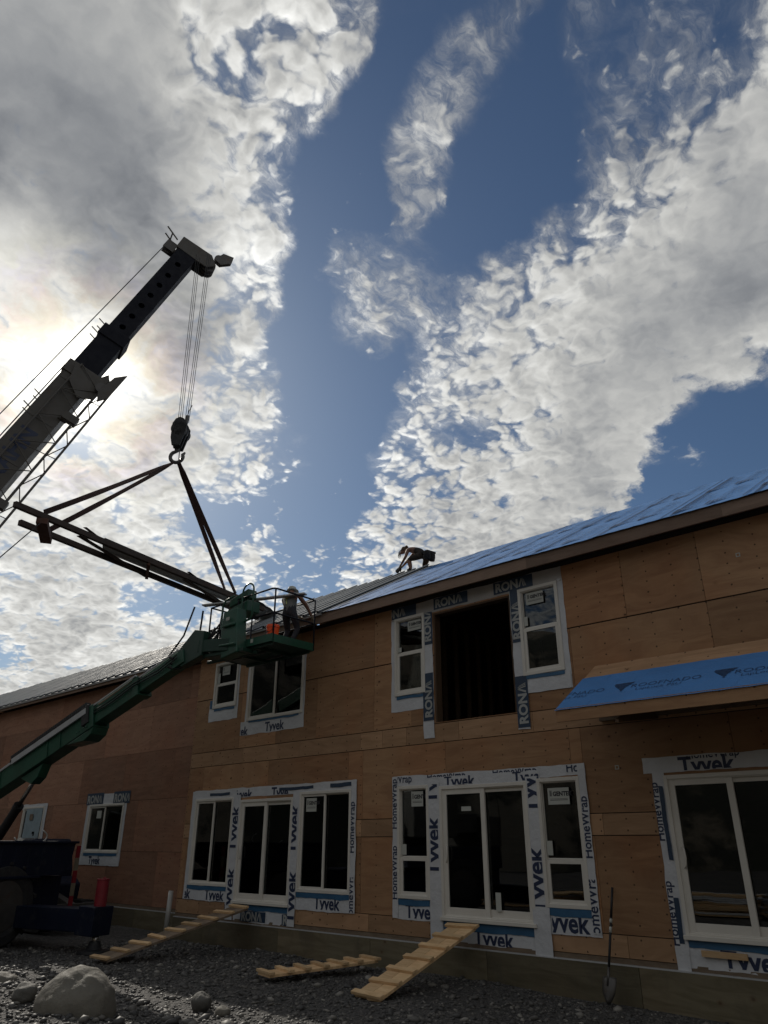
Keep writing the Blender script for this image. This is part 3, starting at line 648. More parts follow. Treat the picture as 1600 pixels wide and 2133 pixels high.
mb.add([(X0 + .05, 11.1, 6.4), (X0 + .05, 14.25, 8.2), (X0 + .05, 21, 6.4)], [(0, 1, 2)]); mb.add([(X1 - .05, 11, 6.4), (X1 - .05, 14.25, 8.4), (X1 - .05, 21, 6.4)], [(0, 1, 2)]); mb.build('end_wall', M['ply_red'], H)
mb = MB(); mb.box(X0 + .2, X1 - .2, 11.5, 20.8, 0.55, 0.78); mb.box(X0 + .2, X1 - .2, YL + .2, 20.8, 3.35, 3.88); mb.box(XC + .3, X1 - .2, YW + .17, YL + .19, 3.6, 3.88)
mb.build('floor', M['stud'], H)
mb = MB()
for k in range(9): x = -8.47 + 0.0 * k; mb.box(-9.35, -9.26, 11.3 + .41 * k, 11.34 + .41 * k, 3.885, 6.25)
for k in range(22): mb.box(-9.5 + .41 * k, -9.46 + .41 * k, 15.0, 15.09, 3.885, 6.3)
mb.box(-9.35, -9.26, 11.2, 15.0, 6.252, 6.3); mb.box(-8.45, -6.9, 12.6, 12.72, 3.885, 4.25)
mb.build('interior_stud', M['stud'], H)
# foundation: board forms with a pale sill line on top
mb = MB()
for a, b in zip([XC - .0, -14.96, -12.5, -10.05, -7.6, -5.15, -2.7, -0.2, 2.2], [-14.96, -12.5, -10.05, -7.6, -5.15, -2.7, -0.2, 2.2, X1]): mb.box(a + .004, b - .004, YW - .055, YW - .012, -0.5, 0.415)
for k in range(10): mb.box(XC - 2.44 * (k + 1) + .004, XC - 2.44 * k - .004, YL - .055, YL - .012, -0.5, 0.415)
fo = mb.build('foundation', M['form'], H)
mb = MB(); mb.box(XC, X1, YW - .050, YW + .01, 0.416, 0.432); mb.box(X0, XC, YL - .05, YL + .01, 0.416, 0.432); mb.build('sill_gasket', M['trim'], H)
mb = MB(); mb.box(XC, X1, YW - .006, YW + .018, 0.433, 0.497); mb.box(X0, XC, YL - .006, YL + .018, 0.433, 0.497); mb.build('sill_plate', M['weathered'], H)
# roofs
TN_ = 0.5517; RY, RZ, RZL = 14.25, 8.519, 8.334        # pitch of the near wing, the ridge line
def rz(y): return 6.45 + TN_ * (y - 10.5)
TL = (RZL - 6.44) / (RY - 11.02)
def rzl(y): return 6.44 + TL * (y - 11.02)
mb = MB()
def slab(xa, xb, ya, za, yb, zb, th=0.10): mb.add([(x, y, z + d_) for x in (xa, xb) for y, z, d_ in ((ya, za, 0), (yb, zb, 0), (yb, zb, -th), (ya, za, -th))], [(0, 1, 2, 3), (7, 6, 5, 4), (0, 4, 5, 1), (1, 5, 6, 2), (2, 6, 7, 3), (3, 7, 4, 0)])
slab(XC - 0.35, X1 + .3, 10.52, rz(10.52), RY, RZ); slab(X0 - .3, XC - .36, 11.04, rzl(11.04), RY, RZL)
slab(XC - .35, X1 + .3, 21.3, 6.4, RY + .01, RZ); slab(X0 - .3, XC - .36, 21.3, 6.4, RY + .01, RZL); mb.build('roof_deck', M['ply_pale'], H)
mb = MB(); xs = [XC - .35, -13.6, -10.1, -6.2, -2.9, 0.6, X1 + .3]
for a, b in zip(xs[:-1], xs[1:]): mb.box(a + .001, b - .001, 10.478, 10.519, 6.235, 6.43)
xs = [X0, -36, -32, -28.2, -24.4, -20.6, XC - .36]
for a, b in zip(xs[:-1], xs[1:]): mb.box(a + .001, b - .001, 11.0, 11.039, 6.30, 6.43)
mb.box(XC - .35, XC - .31, 10.52, 11.3, 6.235, 6.43); mb.build('fascia', M['fascia'], H)
# underlayment on the near wing, right of the roofing
def sheet(fz, x0, x1, y0, y1, nx, ny, off, amp, seed, skew=0.0):
    vs = []; fs = []
    for j in range(ny + 1):
        for i in range(nx + 1):
            y = y0 + (y1 - y0) * j / ny; x = x0 + (x1 - x0) * i / nx + skew * (j / ny) * (1 - i / nx); e = min(1, j, ny - j) 
            vs.append((x, y, fz(y) + off + amp * (0.5 + 0.5 * nz(x * .5, y * 2.0, 1.5, seed)) + (0.004 if i % 2 else 0)))
    for j in range(ny):
        for i in range(nx): k = j * (nx + 1) + i; fs.append((k, k + 1, k + nx + 2, k + nx + 1))
    return vs, fs
mb = MB(); x = X1 + .3; k = 0
while x > -13.2:
    x1 = x; x -= 1.22; vs, fs = sheet(rz, x, x1 + 0.09, 10.44, RY + .04, 12, 22, 0.012 + (0.009 if k % 2 else 0.0), 0.009, 2.0 + k); mb.add(vs, fs, 0, random.random()); k += 1
ul = mb.build('underlayment', M['under'], H, smooth=True)
nrm = Vector((0, -TN_, 1)).normalized(); upv = Vector((0, 1, TN_)).normalized()
bms = []; 
def brand(s, o_, ax, az_, keep, bold=0.0):
    "printed roof underlayment mark: a funnel emblem, the name and a line below, 1 unit = s metres"
    bm = letters('ROOFNADO', 0.34, -0.004 + bold)
    wall_print('', bm, 0.55, 0.20, 0, None, None, frame=(o_, ax * s, az_ * s), keep=keep)
    bm = letters('LapLock PSU', 0.24, -0.003 + bold); wall_print('', bm, 0.75, -0.02, 0, None, None, frame=(o_, ax * s, az_ * s), keep=keep)
    bm = bmesh.new()
    for z0, z1, xa, xb, xc, xd in ((.52, .60, 0, .55, .03, .60), (.42, .49, .06, .50, .02, .55), (.33, .39, .12, .44, .08, .48), (.24, .30, .2, .4, .15, .43), (.15, .21, .27, .38, .23, .4), (.02, .12, .33, .36, .3, .38)):
        bm.faces.new([bm.verts.new(p) for p in ((xa, z0, 0), (xb, z0, 0), (xd, z1, 0), (xc, z1, 0))])
    wall_print('', bm, 0, 0, 0, None, None, frame=(o_, ax * s, az_ * s), keep=keep)
k = 0; x = X1 + .3
while x > -13.2:
    x -= 1.22
    for j in range(2):
        y = 10.62 + 1.85 * j + (0.40 if k % 2 else 0)
        if y < 12.9:
            for dx in (.20, .70): brand(0.66, Vector((x + dx + .26, y, rz(y) + 0.040)), upv, Vector((-1, 0, 0)), bms, -.002)
    for dx in (.10, .14, 1.16):
        b2 = bmesh.new(); b2.faces.new([b2.verts.new(p) for p in ((x + dx, 10.46, rz(10.46) + .036), (x + dx + .022, 10.46, rz(10.46) + .036), (x + dx + .022, RY, RZ + .036), (x + dx, RY, RZ + .036))]); bms.append(b2)
    k += 1
flush('lettering', bms, M['faint_ink'], ul)
# ribbed metal roofing, panel by panel, right edge running up to the worker
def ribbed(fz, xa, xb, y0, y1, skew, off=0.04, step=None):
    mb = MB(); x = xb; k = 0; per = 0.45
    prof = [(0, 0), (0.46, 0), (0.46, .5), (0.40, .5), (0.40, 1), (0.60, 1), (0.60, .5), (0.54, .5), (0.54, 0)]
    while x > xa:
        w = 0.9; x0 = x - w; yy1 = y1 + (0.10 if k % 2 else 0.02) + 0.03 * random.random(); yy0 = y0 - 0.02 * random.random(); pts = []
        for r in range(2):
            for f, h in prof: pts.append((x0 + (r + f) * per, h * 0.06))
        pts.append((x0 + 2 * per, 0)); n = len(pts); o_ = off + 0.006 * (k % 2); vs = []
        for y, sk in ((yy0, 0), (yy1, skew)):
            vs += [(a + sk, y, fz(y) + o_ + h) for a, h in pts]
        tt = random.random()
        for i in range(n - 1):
            mb.f.append((0, 0, 0)) if False else mb.add([vs[i], vs[i + 1], vs[n + i + 1], vs[n + i]], [(0, 1, 2, 3)], 1 if i % len(prof) in (1, 2, 6, 7) else 0, tt)  # webs and lip undersides get the painted shade colour
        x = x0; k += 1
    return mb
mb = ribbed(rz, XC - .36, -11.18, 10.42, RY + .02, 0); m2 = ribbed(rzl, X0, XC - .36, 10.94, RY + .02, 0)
o_ = len(mb.v); mb.v += m2.v; mb.f += [tuple(i + o_ for i in f) for f in m2.f]; mb.m += m2.m; mb.t += m2.t; mb.build('metal_roofing', [M['galv'], M['seam']], H)  # 'seam' is the shade colour painted in the rib recesses
mb = MB(); mb.box(XC - .4, -11.3, 10.43, 10.476, 6.40, 6.45); mb.box(X0, XC - .4, 10.95, 10.998, 6.385, 6.44); mb.build('drip_edge', M['trim'], H)

# ------------------------------------------------------------------ windows
def frame_rect(mb, x0, x1, z0, z1, w, y0, y1, wb=None):
    wb = wb or w
    mb.box(x0, x0 + w, y0, y1, z0, z1); mb.box(x1 - w, x1, y0, y1, z0, z1); mb.box(x0 + w, x1 - w, y0, y1, z1 - w, z1); mb.box(x0 + w, x1 - w, y0, y1, z0, z0 + wb)
def window(name, x0, x1, z0, z1, Y, kind, mid=None, sticker=None, handle=False, label=None, small=None):
    mb = MB(); frame_rect(mb, x0, x1, z0, z1, 0.055, Y - 0.030, Y + 0.06)
    frame_rect(mb, x0 + .02, x1 - .02, z0 + .02, z1 - .02, 0.05, Y - 0.012, Y + 0.07)
    W_ = mb.build(name, M['vinyl'], H, bevel=0.004)
    if label: W_['label'] = label
    ix0, ix1, iz0, iz1 = x0 + .055, x1 - .055, z0 + .055, z1 - .055; panes = []; s = MB()
    if kind == 'slider':
        frame_rect(s, ix0, mid + .03, iz0, iz1, 0.045, Y - 0.004, Y + 0.03); frame_rect(s, mid - .03, ix1, iz0, iz1, 0.028, Y + 0.031, Y + 0.06)
        panes = [(ix0 + .045, mid - .015, iz0 + .045, iz1 - .045, Y + .012), (mid + .0, ix1 - .028, iz0 + .028, iz1 - .028, Y + .045)]
    elif kind == 'door':
        frame_rect(s, ix0, mid + .045, iz0, iz1, 0.085, Y - 0.008, Y + 0.03, 0.12); frame_rect(s, mid - .045, ix1, iz0, iz1, 0.075, Y + 0.031, Y + 0.065, 0.12)
        panes = [(ix0 + .085, mid - .04, iz0 + .12, iz1 - .085, Y + .010), (mid + .03, ix1 - .075, iz0 + .12, iz1 - .075, Y + .048)]
        s.box(x0 - .02, x1 + .02, Y - .065, Y - .031, z0 - .02, z0 + .03)
    else:
        frame_rect(s, ix0, ix1, iz0, mid + .03, 0.055, Y - 0.006, Y + 0.03); frame_rect(s, ix0, ix1, mid + .032, iz1, 0.022, Y + 0.02, Y + 0.055)
        panes = [(ix0 + .055, ix1 - .055, iz0 + .055, mid - .025, Y + .012), (ix0 + .022, ix1 - .022, mid + .05, iz1 - .022, Y + .036)]
    s.build('sash', M['vinyl'], W_, bevel=0.003)
    for a, b, c, d_, y in panes:
        p = MB(); p.box(a - .005, b + .005, y, y + .006, c - .005, d_ + .005); p.build('pane', M['glass'], W_)
    if handle:
        p = MB(); hx = ix0 + .05; hz = (z0 + z1) / 2 - .05
        p.path([(hx + .01, Y - .012, hz - .13), (hx + .05, Y - .05, hz - .10), (hx + .06, Y - .055, hz), (hx + .05, Y - .05, hz + .10), (hx + .01, Y - .012, hz + .13)], 0.011, 8); p.build('handle', M['vinyl'], W_, smooth=True)
    if sticker:
        sx, sz, sw, sh_, word = sticker; p = MB(); p.box(sx, sx + sw, Y + .002, Y + .0035, sz, sz + sh_); p.box(0, 0, 0, 0, 0, 0) if False else None
        pb = p.build('paper_label', M['paper'], W_)
        bms = []
        if word: wall_print('', letters(word, sh_ * .36, 0.004), sx + sw * .24, sz + sh_ * .52, Y + .0005, None, None, keep=bms)
        b2 = bmesh.new()
        for (a, b, c, d_) in ((.1, .92, .25, .28), (.1, .92, .33, .35), (.1, .14, .5, .85), (.16, .19, .5, .85)): b2.faces.new([b2.verts.new((sx + sw * x, 0, sz + sh_ * z)) for x, z in ((a, c), (b, c), (b, d_), (a, d_))])
        for v_ in b2.verts: v_.co.y = Y + .0005
        bms.append(b2); flush('label_print', bms, M['ink'], W_)
    if small:
        for sx, sz, sw, sh_ in small:
            p = MB(); p.box(sx, sx + sw, Y + .004, Y + .0055, sz, sz + sh_); p.build('paper_tag', M['paper'], W_)
    return W_
window('window', *OP[0], YW, 'slider', -15.02)
window('patio_door', *OP[1], YW, 'door', -13.17, handle=True)
window('window', *OP[2], YW, 'slider', -11.37, sticker=(-11.90, 2.50, .30, .25, 'GENTEK'))
window('window', *OP[3], YW, 'hung', 1.67, sticker=(-9.12, 2.52, .27, .25, 'GENTEK'), small=[(-9.37, 1.74, .12, .17)])
window('patio_door', *OP[4], YW, 'door', -7.58, handle=True, small=[(-8.02, 2.42, .20, .07), (-7.42, .96, .10, .26)])
window('window', *OP[5], YW, 'hung', 1.67, sticker=(-6.34, 2.47, .37, .24, 'GENTEK'), small=[(-6.43, 1.76, .10, .20)])
window('patio_door', *OP[6], YW, 'door', -3.58, handle=True)
window('window', *OP[7], YW, 'hung', 5.28, sticker=(-9.16, 5.72, .33, .20, 'GENTEK'), small=[(-9.42, 5.34, .09, .09)])
window('window', *OP[9], YW, 'hung', 5.26, sticker=(-6.45, 5.70, .34, .21, 'GENTEK'), small=[(-6.54, 5.34, .09, .16)])
window('window', *OP[10], YW, 'hung', 5.45, sticker=(-15.16, 5.68, .30, .22, None), small=[(-15.34, 5.5, .1, .25)])
window('window', *OP[11], YW, 'slider', -13.13)
window('window', *OL[0], YL, 'slider', -20.83, small=[(-21.25, 2.56, .25, .2)])
# window at the far left still sealed with plastic film
w = window('window', *OL[1], YL, 'slider', -25.3)
M['film'] = mat('pale_blue_film', (0.28, 0.36, 0.40), 0.35, var=0.15, vscale=5, bump=1.0, bscale=14)
mb = MB(); vs = []; fs = []; n = 14
for j in range(n + 1):
    for i in range(n + 1): x = -25.75 + 1.12 * i / n; z = 2.06 + 0.86 * j / n; vs.append((x, YL - .035 - .012 * nz(x, z, 4, 1), z))
for j in range(n):
    for i in range(n):
        if not (8 <= i <= 9 and j == 2) and not (9 <= i <= 9 and j == 1): k = j * (n + 1) + i; fs.append((k, k + 1, k + n + 2, k + n + 1))
mb.add(vs, fs, 0, 0.5); mb.build('plastic_film', M['film'], w, smooth=True)
mb = MB(); mb.box(-25.42, -25.18, YL - .056, YL - .053, 2.58, 2.76); mb.build('paper_label', M['weathered'], w)
# rough opening upstairs: lined with lumber
mb = MB(); x0, x1, z0, z1 = OP[8]
mb.box(x0, x0 + .035, YW + .001, YW + .17, z0, z1); mb.box(x1 - .035, x1, YW + .001, YW + .17, z0, z1); mb.box(x0 + .035, x1 - .035, YW + .001, YW + .17, z1 - .035, z1); mb.build('rough_opening_lining', M['stud'], H)

# ------------------------------------------------------------------ wrap, tape and their printing
CLOTH = {}
def wrap(x0, x1, z0, z1, y, m='wrap', ragged=0.016, amp=0.0065, dents=True):
    nx = max(2, int((x1 - x0) / .06)); nz_ = max(2, int((z1 - z0) / .06)); vs = []; fs = []; sd = random.uniform(0, 50)
    for j in range(nz_ + 1):
        for i in range(nx + 1):
            x = x0 + (x1 - x0) * i / nx; z = z0 + (z1 - z0) * j / nz_
            ex = ragged * (nz(x, z, 3, sd)) if i in (0, nx) else 0; ez = ragged * nz(x, z, 3, sd + 5) if j in (0, nz_) else 0
            vs.append((x + ex, y - amp * (0.5 + 0.5 * nz(x, z, 3.5, sd)), z + ez))
    for j in range(nz_):
        for i in range(nx): k = j * (nx + 1) + i; fs.append((k, k + 1, k + nx + 2, k + nx + 1))
    mb = MB(); mb.add(vs, fs, 0, random.random()); o = mb.build({'wrap': 'house_wrap', 'wrapgrey': 'house_wrap', 'tape': 'flashing_tape', 'tape_dark': 'flashing_tape', 'plate': 'printed_panel'}[m], M['tape_dark'] if m == 'plate' else M[m], H, smooth=True)
    return o
def word(o, text, x, z, size, y, rot=0, clip=None, bold=None, m='navyprint', squash=0.92):
    wall_print('lettering', letters(text, size, 0.055 * size / 2 if bold is None else bold, squash), x, z, y, M[m], o, rot, clip)
y1_, y2_, y3_ = YW - .003, YW - .012, YW - .021
yp = lambda y: y - .0075
TY = 0.40
# group A (left sliding door)
o = wrap(-15.80, -10.48, 2.85, 3.04, y1_); word(o, 'Tyvek', -14.35, 2.80, .30, yp(y1_), 0, (-14.2, -13.3, 2.86, 3.0)); word(o, 'Tyvek', -13.0, 2.80, .30, yp(y1_), 0, (-13.1, -12.45, 2.86, 3.01))
for a, b, c, d_ in ((-15.2, -14.45, 2.91, 2.97), (-12.75, -11.7, 2.93, 2.99), (-11.2, -10.5, 2.93, 3.0)): wrap(a, b, c, d_, y2_, 'tape_dark')
wrap(-15.88, -15.71, .79, 3.03, y1_)
o = wrap(-15.86, -14.30, .78, 1.07, y2_); wrap(-15.74, -14.30, .985, 1.068, y3_, 'tape'); word(o, 'Tyvek', -16.28, .80, .30, yp(y2_), 0, (-15.80, -14.32, .80, .98)); word(o, 'Tyvek', -15.05, .80, .30, yp(y2_), 0, (-15.1, -14.34, .80, .98))
o = wrap(-14.30, -14.02, .47, 2.9, y3_); word(o, 'Tyvek', -14.05, 1.75, TY, yp(y3_), 90, (-14.29, -14.07, 1.7, 2.85)); word(o, 'Tyvek', -14.05, .52, TY, yp(y3_), 90, (-14.29, -14.07, .5, 1.6))
o = wrap(-12.29, -12.08, .46, 2.9, y3_); word(o, 'Tyvek', -12.08, 1.72, TY, yp(y3_), 90, (-12.28, -12.13, 1.6, 2.75)); word(o, 'Tyvek', -12.07, .5, .40, yp(y3_), 90, (-12.28, -12.09, .47, 1.5))
o = wrap(-14.0, -12.30, .46, .80, y1_); wrap(-14.0, -12.30, .67, .79, y2_, 'tape')
for a, b in ((-13.75, -12.95), (-12.45, -12.3)):
    p = wrap(a, b, .47, .66, y2_, 'plate'); wall_print('lettering', rona(.16), a + .03, .485, yp(y2_), M['silver'], p, 0, (a, b, .475, .65))
o = wrap(-12.07, -10.50, .76, 1.06, y2_); wrap(-12.07, -10.62, .97, 1.058, y3_, 'tape'); word(o, 'Tyvek', -11.55, .80, .30, yp(y2_), 0, (-12, -10.52, .79, 1.0))
o = wrap(-10.61, -10.47, .76, 3.04, y3_); word(o, 'HomeWrap', -10.51, 1.75, .20, yp(y3_), 90, (-10.6, -10.49, .8, 2.7), 0.003); word(o, 'HomeWrap', -10.51, .60, .20, yp(y3_), 90, (-10.6, -10.49, .78, 1.35), 0.003)
# group B (middle sliding door)
o = wrap(-9.54, -5.66, 2.87, 3.04, y1_)
for x in (-9.95, -8.75, -7.35, -5.98): word(o, 'HomeWrap', x, 2.93, .19, yp(y1_), 0, (-9.52, -5.68, 2.9, 3.03), 0.003)
o = wrap(-8.78, -6.45, 2.83, 2.985, y2_); word(o, 'Tyvek', -8.35, 2.80, .28, yp(y2_), 0, (-8.6, -6.5, 2.845, 2.98)); word(o, 'Tyvek', -6.95, 2.80, .28, yp(y2_), 0, (-7.0, -6.47, 2.845, 2.98))
o = wrap(-9.56, -9.43, .75, 3.04, y2_); word(o, 'HomeWrap', -9.455, 1.03, .19, yp(y2_), 90, (-9.55, -9.44, .78, 3.0), .003); word(o, 'HomeWrap', -9.455, 2.15, .19, yp(y2_), 90, (-9.55, -9.44, .78, 3.0), .003)
o = wrap(-9.45, -8.70, .75, 1.06, y1_); wrap(-9.42, -8.74, .96, 1.055, y2_, 'tape'); word(o, 'Tyvek', -9.27, .775, .30, yp(y1_), 0, (-9.4, -8.71, .77, .99))
o = wrap(-8.72, -8.46, .46, 2.9, y3_); word(o, 'Tyvek', -8.49, 1.42, TY, yp(y3_), 90, (-8.70, -8.51, 1.4, 2.6)); word(o, 'Tyvek', -8.49, 2.55, TY, yp(y3_), 90, (-8.70, -8.51, 2.5, 2.87))
o = wrap(-6.71, -6.50, .43, 2.9, y3_); word(o, 'Tyvek', -6.53, 2.35, TY, yp(y3_), 90, (-6.68, -6.52, 2.2, 2.87)); word(o, 'Tyvek', -6.50, .95, TY, yp(y3_), 90, (-6.69, -6.52, .9, 2.1))
wrap(-6.74, -6.44, .425, 1.06, YW - .028)
o = wrap(-8.47, -6.72, .48, .80, y1_); wrap(-8.45, -6.73, .655, .79, y2_, 'tape'); word(o, 'Tyvek', -7.86, .47, .32, yp(y1_), 0, (-8.4, -6.8, .49, .70))
o = wrap(-6.47, -5.65, .72, 1.06, y2_); wrap(-6.50, -5.78, .955, 1.055, y3_, 'tape'); word(o, 'Tyvek', -6.66, .76, .36, yp(y2_), 0, (-6.43, -5.76, .74, 1.02))
o = wrap(-5.775, -5.65, .76, 3.04, y3_); word(o, 'HomeWrap', -5.67, 1.72, .19, yp(y3_), 90, (-5.77, -5.66, .8, 2.75), .003); word(o, 'HomeWrap', -5.67, .60, .22, yp(y3_), 90, (-5.775, -5.655, .78, 1.45), .003)
# group C (right sliding door)
o = wrap(-4.74, -2.3, 2.84, 3.045, y1_); word(o, 'Tyvek', -4.22, 2.80, .33, yp(y1_), 0, (-4.3, -2.4, 2.85, 3.03)); word(o, 'HomeWrap', -4.1, 3.0, .16, yp(y1_), 0, (-4.2, -3.1, 2.97, 3.035), .002)
o = wrap(-4.63, -4.45, .43, 2.85, y2_); word(o, 'HomeWrap', -4.56, 1.95, .17, yp(y2_), 90, (-4.63, -4.5, .6, 2.84), .003); word(o, 'HomeWrap', -4.56, .70, .17, yp(y2_), 90, (-4.63, -4.5, .6, 1.6), .003)
wrap(-4.545, -4.485, 1.72, 2.66, y3_, 'tape_dark'); wrap(-4.56, -4.49, .73, 1.27, y3_, 'tape_dark')
o = wrap(-4.46, -2.4, .47, .81, y1_); wrap(-4.44, -2.6, .70, .80, y2_, 'tape'); word(o, 'Tyvek', -4.05, .49, .34, yp(y1_), 0, (-4.1, -2.5, .51, .70))
mb = MB(); mb.box(-4.28, -3.72, YW - .055, YW - .022, .615, .685); mb.build('cleat_board', M['lumber'], H)
# upstairs opening group
o = wrap(-9.57, -5.73, 5.98, 6.25, y1_, 'wrapgrey')
for a, b in ((-9.57, -8.93), (-8.49, -7.68), (-7.10, -6.28)):
    p = wrap(a, b, 6.02, 6.245, y2_, 'plate', .003, .002); wall_print('lettering', rona(.155), a + (.04 if a > -9.5 else -.28), 6.055, yp(y2_), M['silver'], p, 0, (a, b, 6.02, 6.24))
wrap(-9.585, -9.49, 4.20, 6.0, y1_); wrap(-9.58, -8.78, 4.20, 4.495, y1_); wrap(-9.44, -8.76, 4.425, 4.485, y2_, 'tape')
wrap(-5.83, -5.72, 4.20, 6.03, y1_); wrap(-6.55, -5.725, 4.20, 4.49, y2_); wrap(-6.55, -5.83, 4.425, 4.485, y3_, 'tape')
wrap(-8.79, -8.535, 3.65, 6.0, y2_); wrap(-6.775, -6.54, 3.63, 6.02, y2_)
for a, b, c, d_ in ((-8.785, -8.54, 3.965, 4.83), (-8.72, -8.53, 5.37, 6.0), (-6.77, -6.535, 3.66, 4.50), (-6.76, -6.545, 5.08, 6.02)):
    p = wrap(a, b, c, d_, y3_, 'plate', .003, .002); wall_print('lettering', rona(.16), b - .035, c + .05, yp(y3_), M['silver'], p, 90, (a, b, c, d_))
# upstairs left group
wrap(-15.56, -15.42, 4.60, 5.0, y1_); wrap(-15.56, -14.46, 4.60, 4.91, y1_); wrap(-15.36, -14.56, 4.83, 4.89, y2_, 'tape'); wrap(-15.54, -15.44, 4.9, 5.1, y2_, 'tape'); wrap(-14.51, -14.43, 4.6, 6.0, y1_)
o = wrap(-14.27, -12.09, 4.17, 4.48, y1_); wrap(-13.98, -12.25, 4.43, 4.475, y2_, 'tape'); word(o, 'Tyvek', -13.37, 4.20, .28, yp(y1_), 0, (-14, -12.2, 4.185, 4.42)); word(o, 'Tyvek', -14.62, 4.17, .28, yp(y1_), 0, (-14.25, -13.6, 4.18, 4.4))
wrap(-14.12, -14.04, 4.45, 5.9, y1_); wrap(-12.16, -12.09, 4.45, 6.0, y1_)
# set-back wing window
z1_, z2_, z3_ = YL - .003, YL - .012, YL - .021
wrap(-21.86, -21.69, 1.37, 3.0, z1_); wrap(-19.81, -19.68, 1.37, 3.0, z1_); o = wrap(-21.88, -19.70, 1.36, 1.68, z2_); wrap(-21.65, -19.85, 1.60, 1.675, z3_, 'tape'); word(o, 'Tyvek', -21.3, 1.40, .27, yp(z2_), 0, (-21.6, -20, 1.37, 1.60))
wrap(-21.0, -20.2, 2.92, 3.20, z1_)
for a, b in ((-21.93, -20.98), (-20.42, -19.55)):
    p = wrap(a, b, 2.92, 3.235, z2_, 'plate', .004, .003); wall_print('lettering', rona(.20), a + .05, 2.97, yp(z2_), M['silver'], p, 0, (a, b, 2.93, 3.23))
wrap(-26.15, -24.40, 2.90, 3.06, z1_); wrap(-24.60, -24.38, 1.93, 3.05, z2_); wrap(-26.1, -24.45, 1.62, 2.05, z2_)
mb = MB()
for x, z in ((-2.92, 5.70), (-5.17, 2.92)):
    frame_rect(mb, x, x + .06, z, z + .06, .012, YW - .004, YW - .0005)
mb.build('stamp_mark', M['paper'], H)

# ------------------------------------------------------------------ lean-to porch roof on the right
def rp(y): return 4.47 - (10.8 - y) * 0.62
mb = MB(); xa, xb = -5.30, X1
mb.add([(x, y, z) for x in (xa, xb) for y, z in ((10.798, 4.47), (9.47, rp(9.47)), (9.47, rp(9.47) - .03), (10.798, 4.43))], [(0, 1, 2, 3), (7, 6, 5, 4), (0, 4, 5, 1), (1, 5, 6, 2), (2, 6, 7, 3), (3, 7, 4, 0)], 0, .6)
pr = mb.build('porch_roof', M['ply_pale'], H)
mb = MB(); mb.box(xa - .0, xb, 9.43, 9.469, rp(9.47) - .185, rp(9.47) - .005, 0, .55); mb.build('porch_fascia', M['ply'], pr)
mb = MB(); vs, fs = sheet(rp, xa - .01, xb, 9.41, 10.36, 60, 8, 0.006, .008, 4.0); mb.add(vs, fs, 0, .5); mb.build('porch_underlayment', M['under'], pr, smooth=True)
bms = []; upp = Vector((0, 1, .62)).normalized()
for x in (-5.98, -4.62, -3.24, -1.9, -.5): brand(.50, Vector((x, 9.72, rp(9.72) + .0185)), Vector((1, 0, 0)), upp, bms)
for bm in bms:
    bmesh.ops.bisect_plane(bm, geom=bm.verts[:] + bm.edges[:] + bm.faces[:], plane_co=(xa, 0, 0), plane_no=(-1, 0, 0), clear_outer=True)
flush('porch_lettering', bms, M['faint_ink'], pr)
for x in (-4.45, -1.2, 2.0): mb = MB(); mb.prism([(x, 10.79, 3.95), (x, 9.47, 3.42), (x, 9.47, 3.38), (x, 10.79, 3.58)], (.045, 0, 0), 0, .5); mb.build('porch_bracket', M['stud'], pr)
mb = MB(); mb.box(xa, xb, 10.72, 10.797, 3.62, 3.80, 0, .4); mb.build('ledger_board', M['weathered'], pr)

# ------------------------------------------------------------------ board piles out in the yard, mirrored in the door glass
def pile(label, c, L, ang, n, wrapped=False):
    T = thing('lumber_pile', label, 'lumber pile', c); a = Vector((math.cos(ang), math.sin(ang), 0)); b_ = Vector((-a.y, a.x, 0)); c = Vector(c)
    for k in range(n):
        z = .06 + .052 * (k // 5); o_ = b_ * ((k % 5) * .24 - .48 + random.uniform(-.03, .03)) + a * random.uniform(-.15, .15); j = a * (L / 2); t = b_ * random.uniform(-.05, .05)
        mb = MB(); mb.beam(c + o_ - j + t + Z0 * z, c + o_ + j - t + Z0 * z, .20, .045); mb.build('board', M['lumber'] if random.random() < .7 else M['wrap'], T)
Z0 = Vector((0, 0, 1))
pile('stack of pale boards out in the yard, mirrored in the right sliding door', (-9.6, -3.4, 0), 3.4, .12, 55)
pile('longer stack of boards in the yard, mirrored in the middle sliding door', (-15.2, -2.6, 0), 4.0, -.1, 45)

# ------------------------------------------------------------------ cleated planks, shovel, pipe
def cleated(label, a, b, width, n, planks=3, m='lumber', cl=None, over=0.02, first=0.02, th=.04):
    "boards from a (foot) to b (head) with cross cleats nailed on top"
    a = Vector(a); b = Vector(b); d = (b - a).normalized(); s = Vector((d.y, -d.x, 0)).normalized(); u = s.cross(d).normalized()
    if u.z < 0: u = -u
    T = thing('cleated_ramp', label, 'ramp', a, 'cleated plank ramps')
    L = (b - a).length; pw = width / planks
    for k in range(planks):
        o_ = s * ((k + .5) * pw - width / 2) + u * (th / 2); mb = MB(); e0 = random.uniform(-.02, .05); e1 = random.uniform(-.04, .03)
        mb.beam(a + o_ + d * e0, b + o_ + d * e1, pw - .006, th, u, 0); mb.build('plank', M[m], T, bevel=.003)
    for k in range(n):
        t = first + (L - 2 * first) * k / (n - 1) + random.uniform(-.015, .015); c = a + d * t + u * (th + .0195); w = width / 2 + over + random.uniform(-.02, .03); y = random.uniform(-.02, .02)
        mb = MB(); mb.beam(c - s * w + d * y, c + s * w - d * y, .089, .038, u, 0); mb.build('cleat', M[cl or m], T, bevel=.003)
    return T
cleated('weathered plank ramp with pale cleats rising to the left sliding door', (-13.66, 7.72, .04), (-13.52, 10.58, .70), .56, 9, 2, 'weathered', 'lumber')
cleated('pale new plank ramp with seven cleats rising to the middle sliding door', (-7.96, 8.46, .015), (-7.92, 10.60, .70), .50, 7, 2, 'lumber')
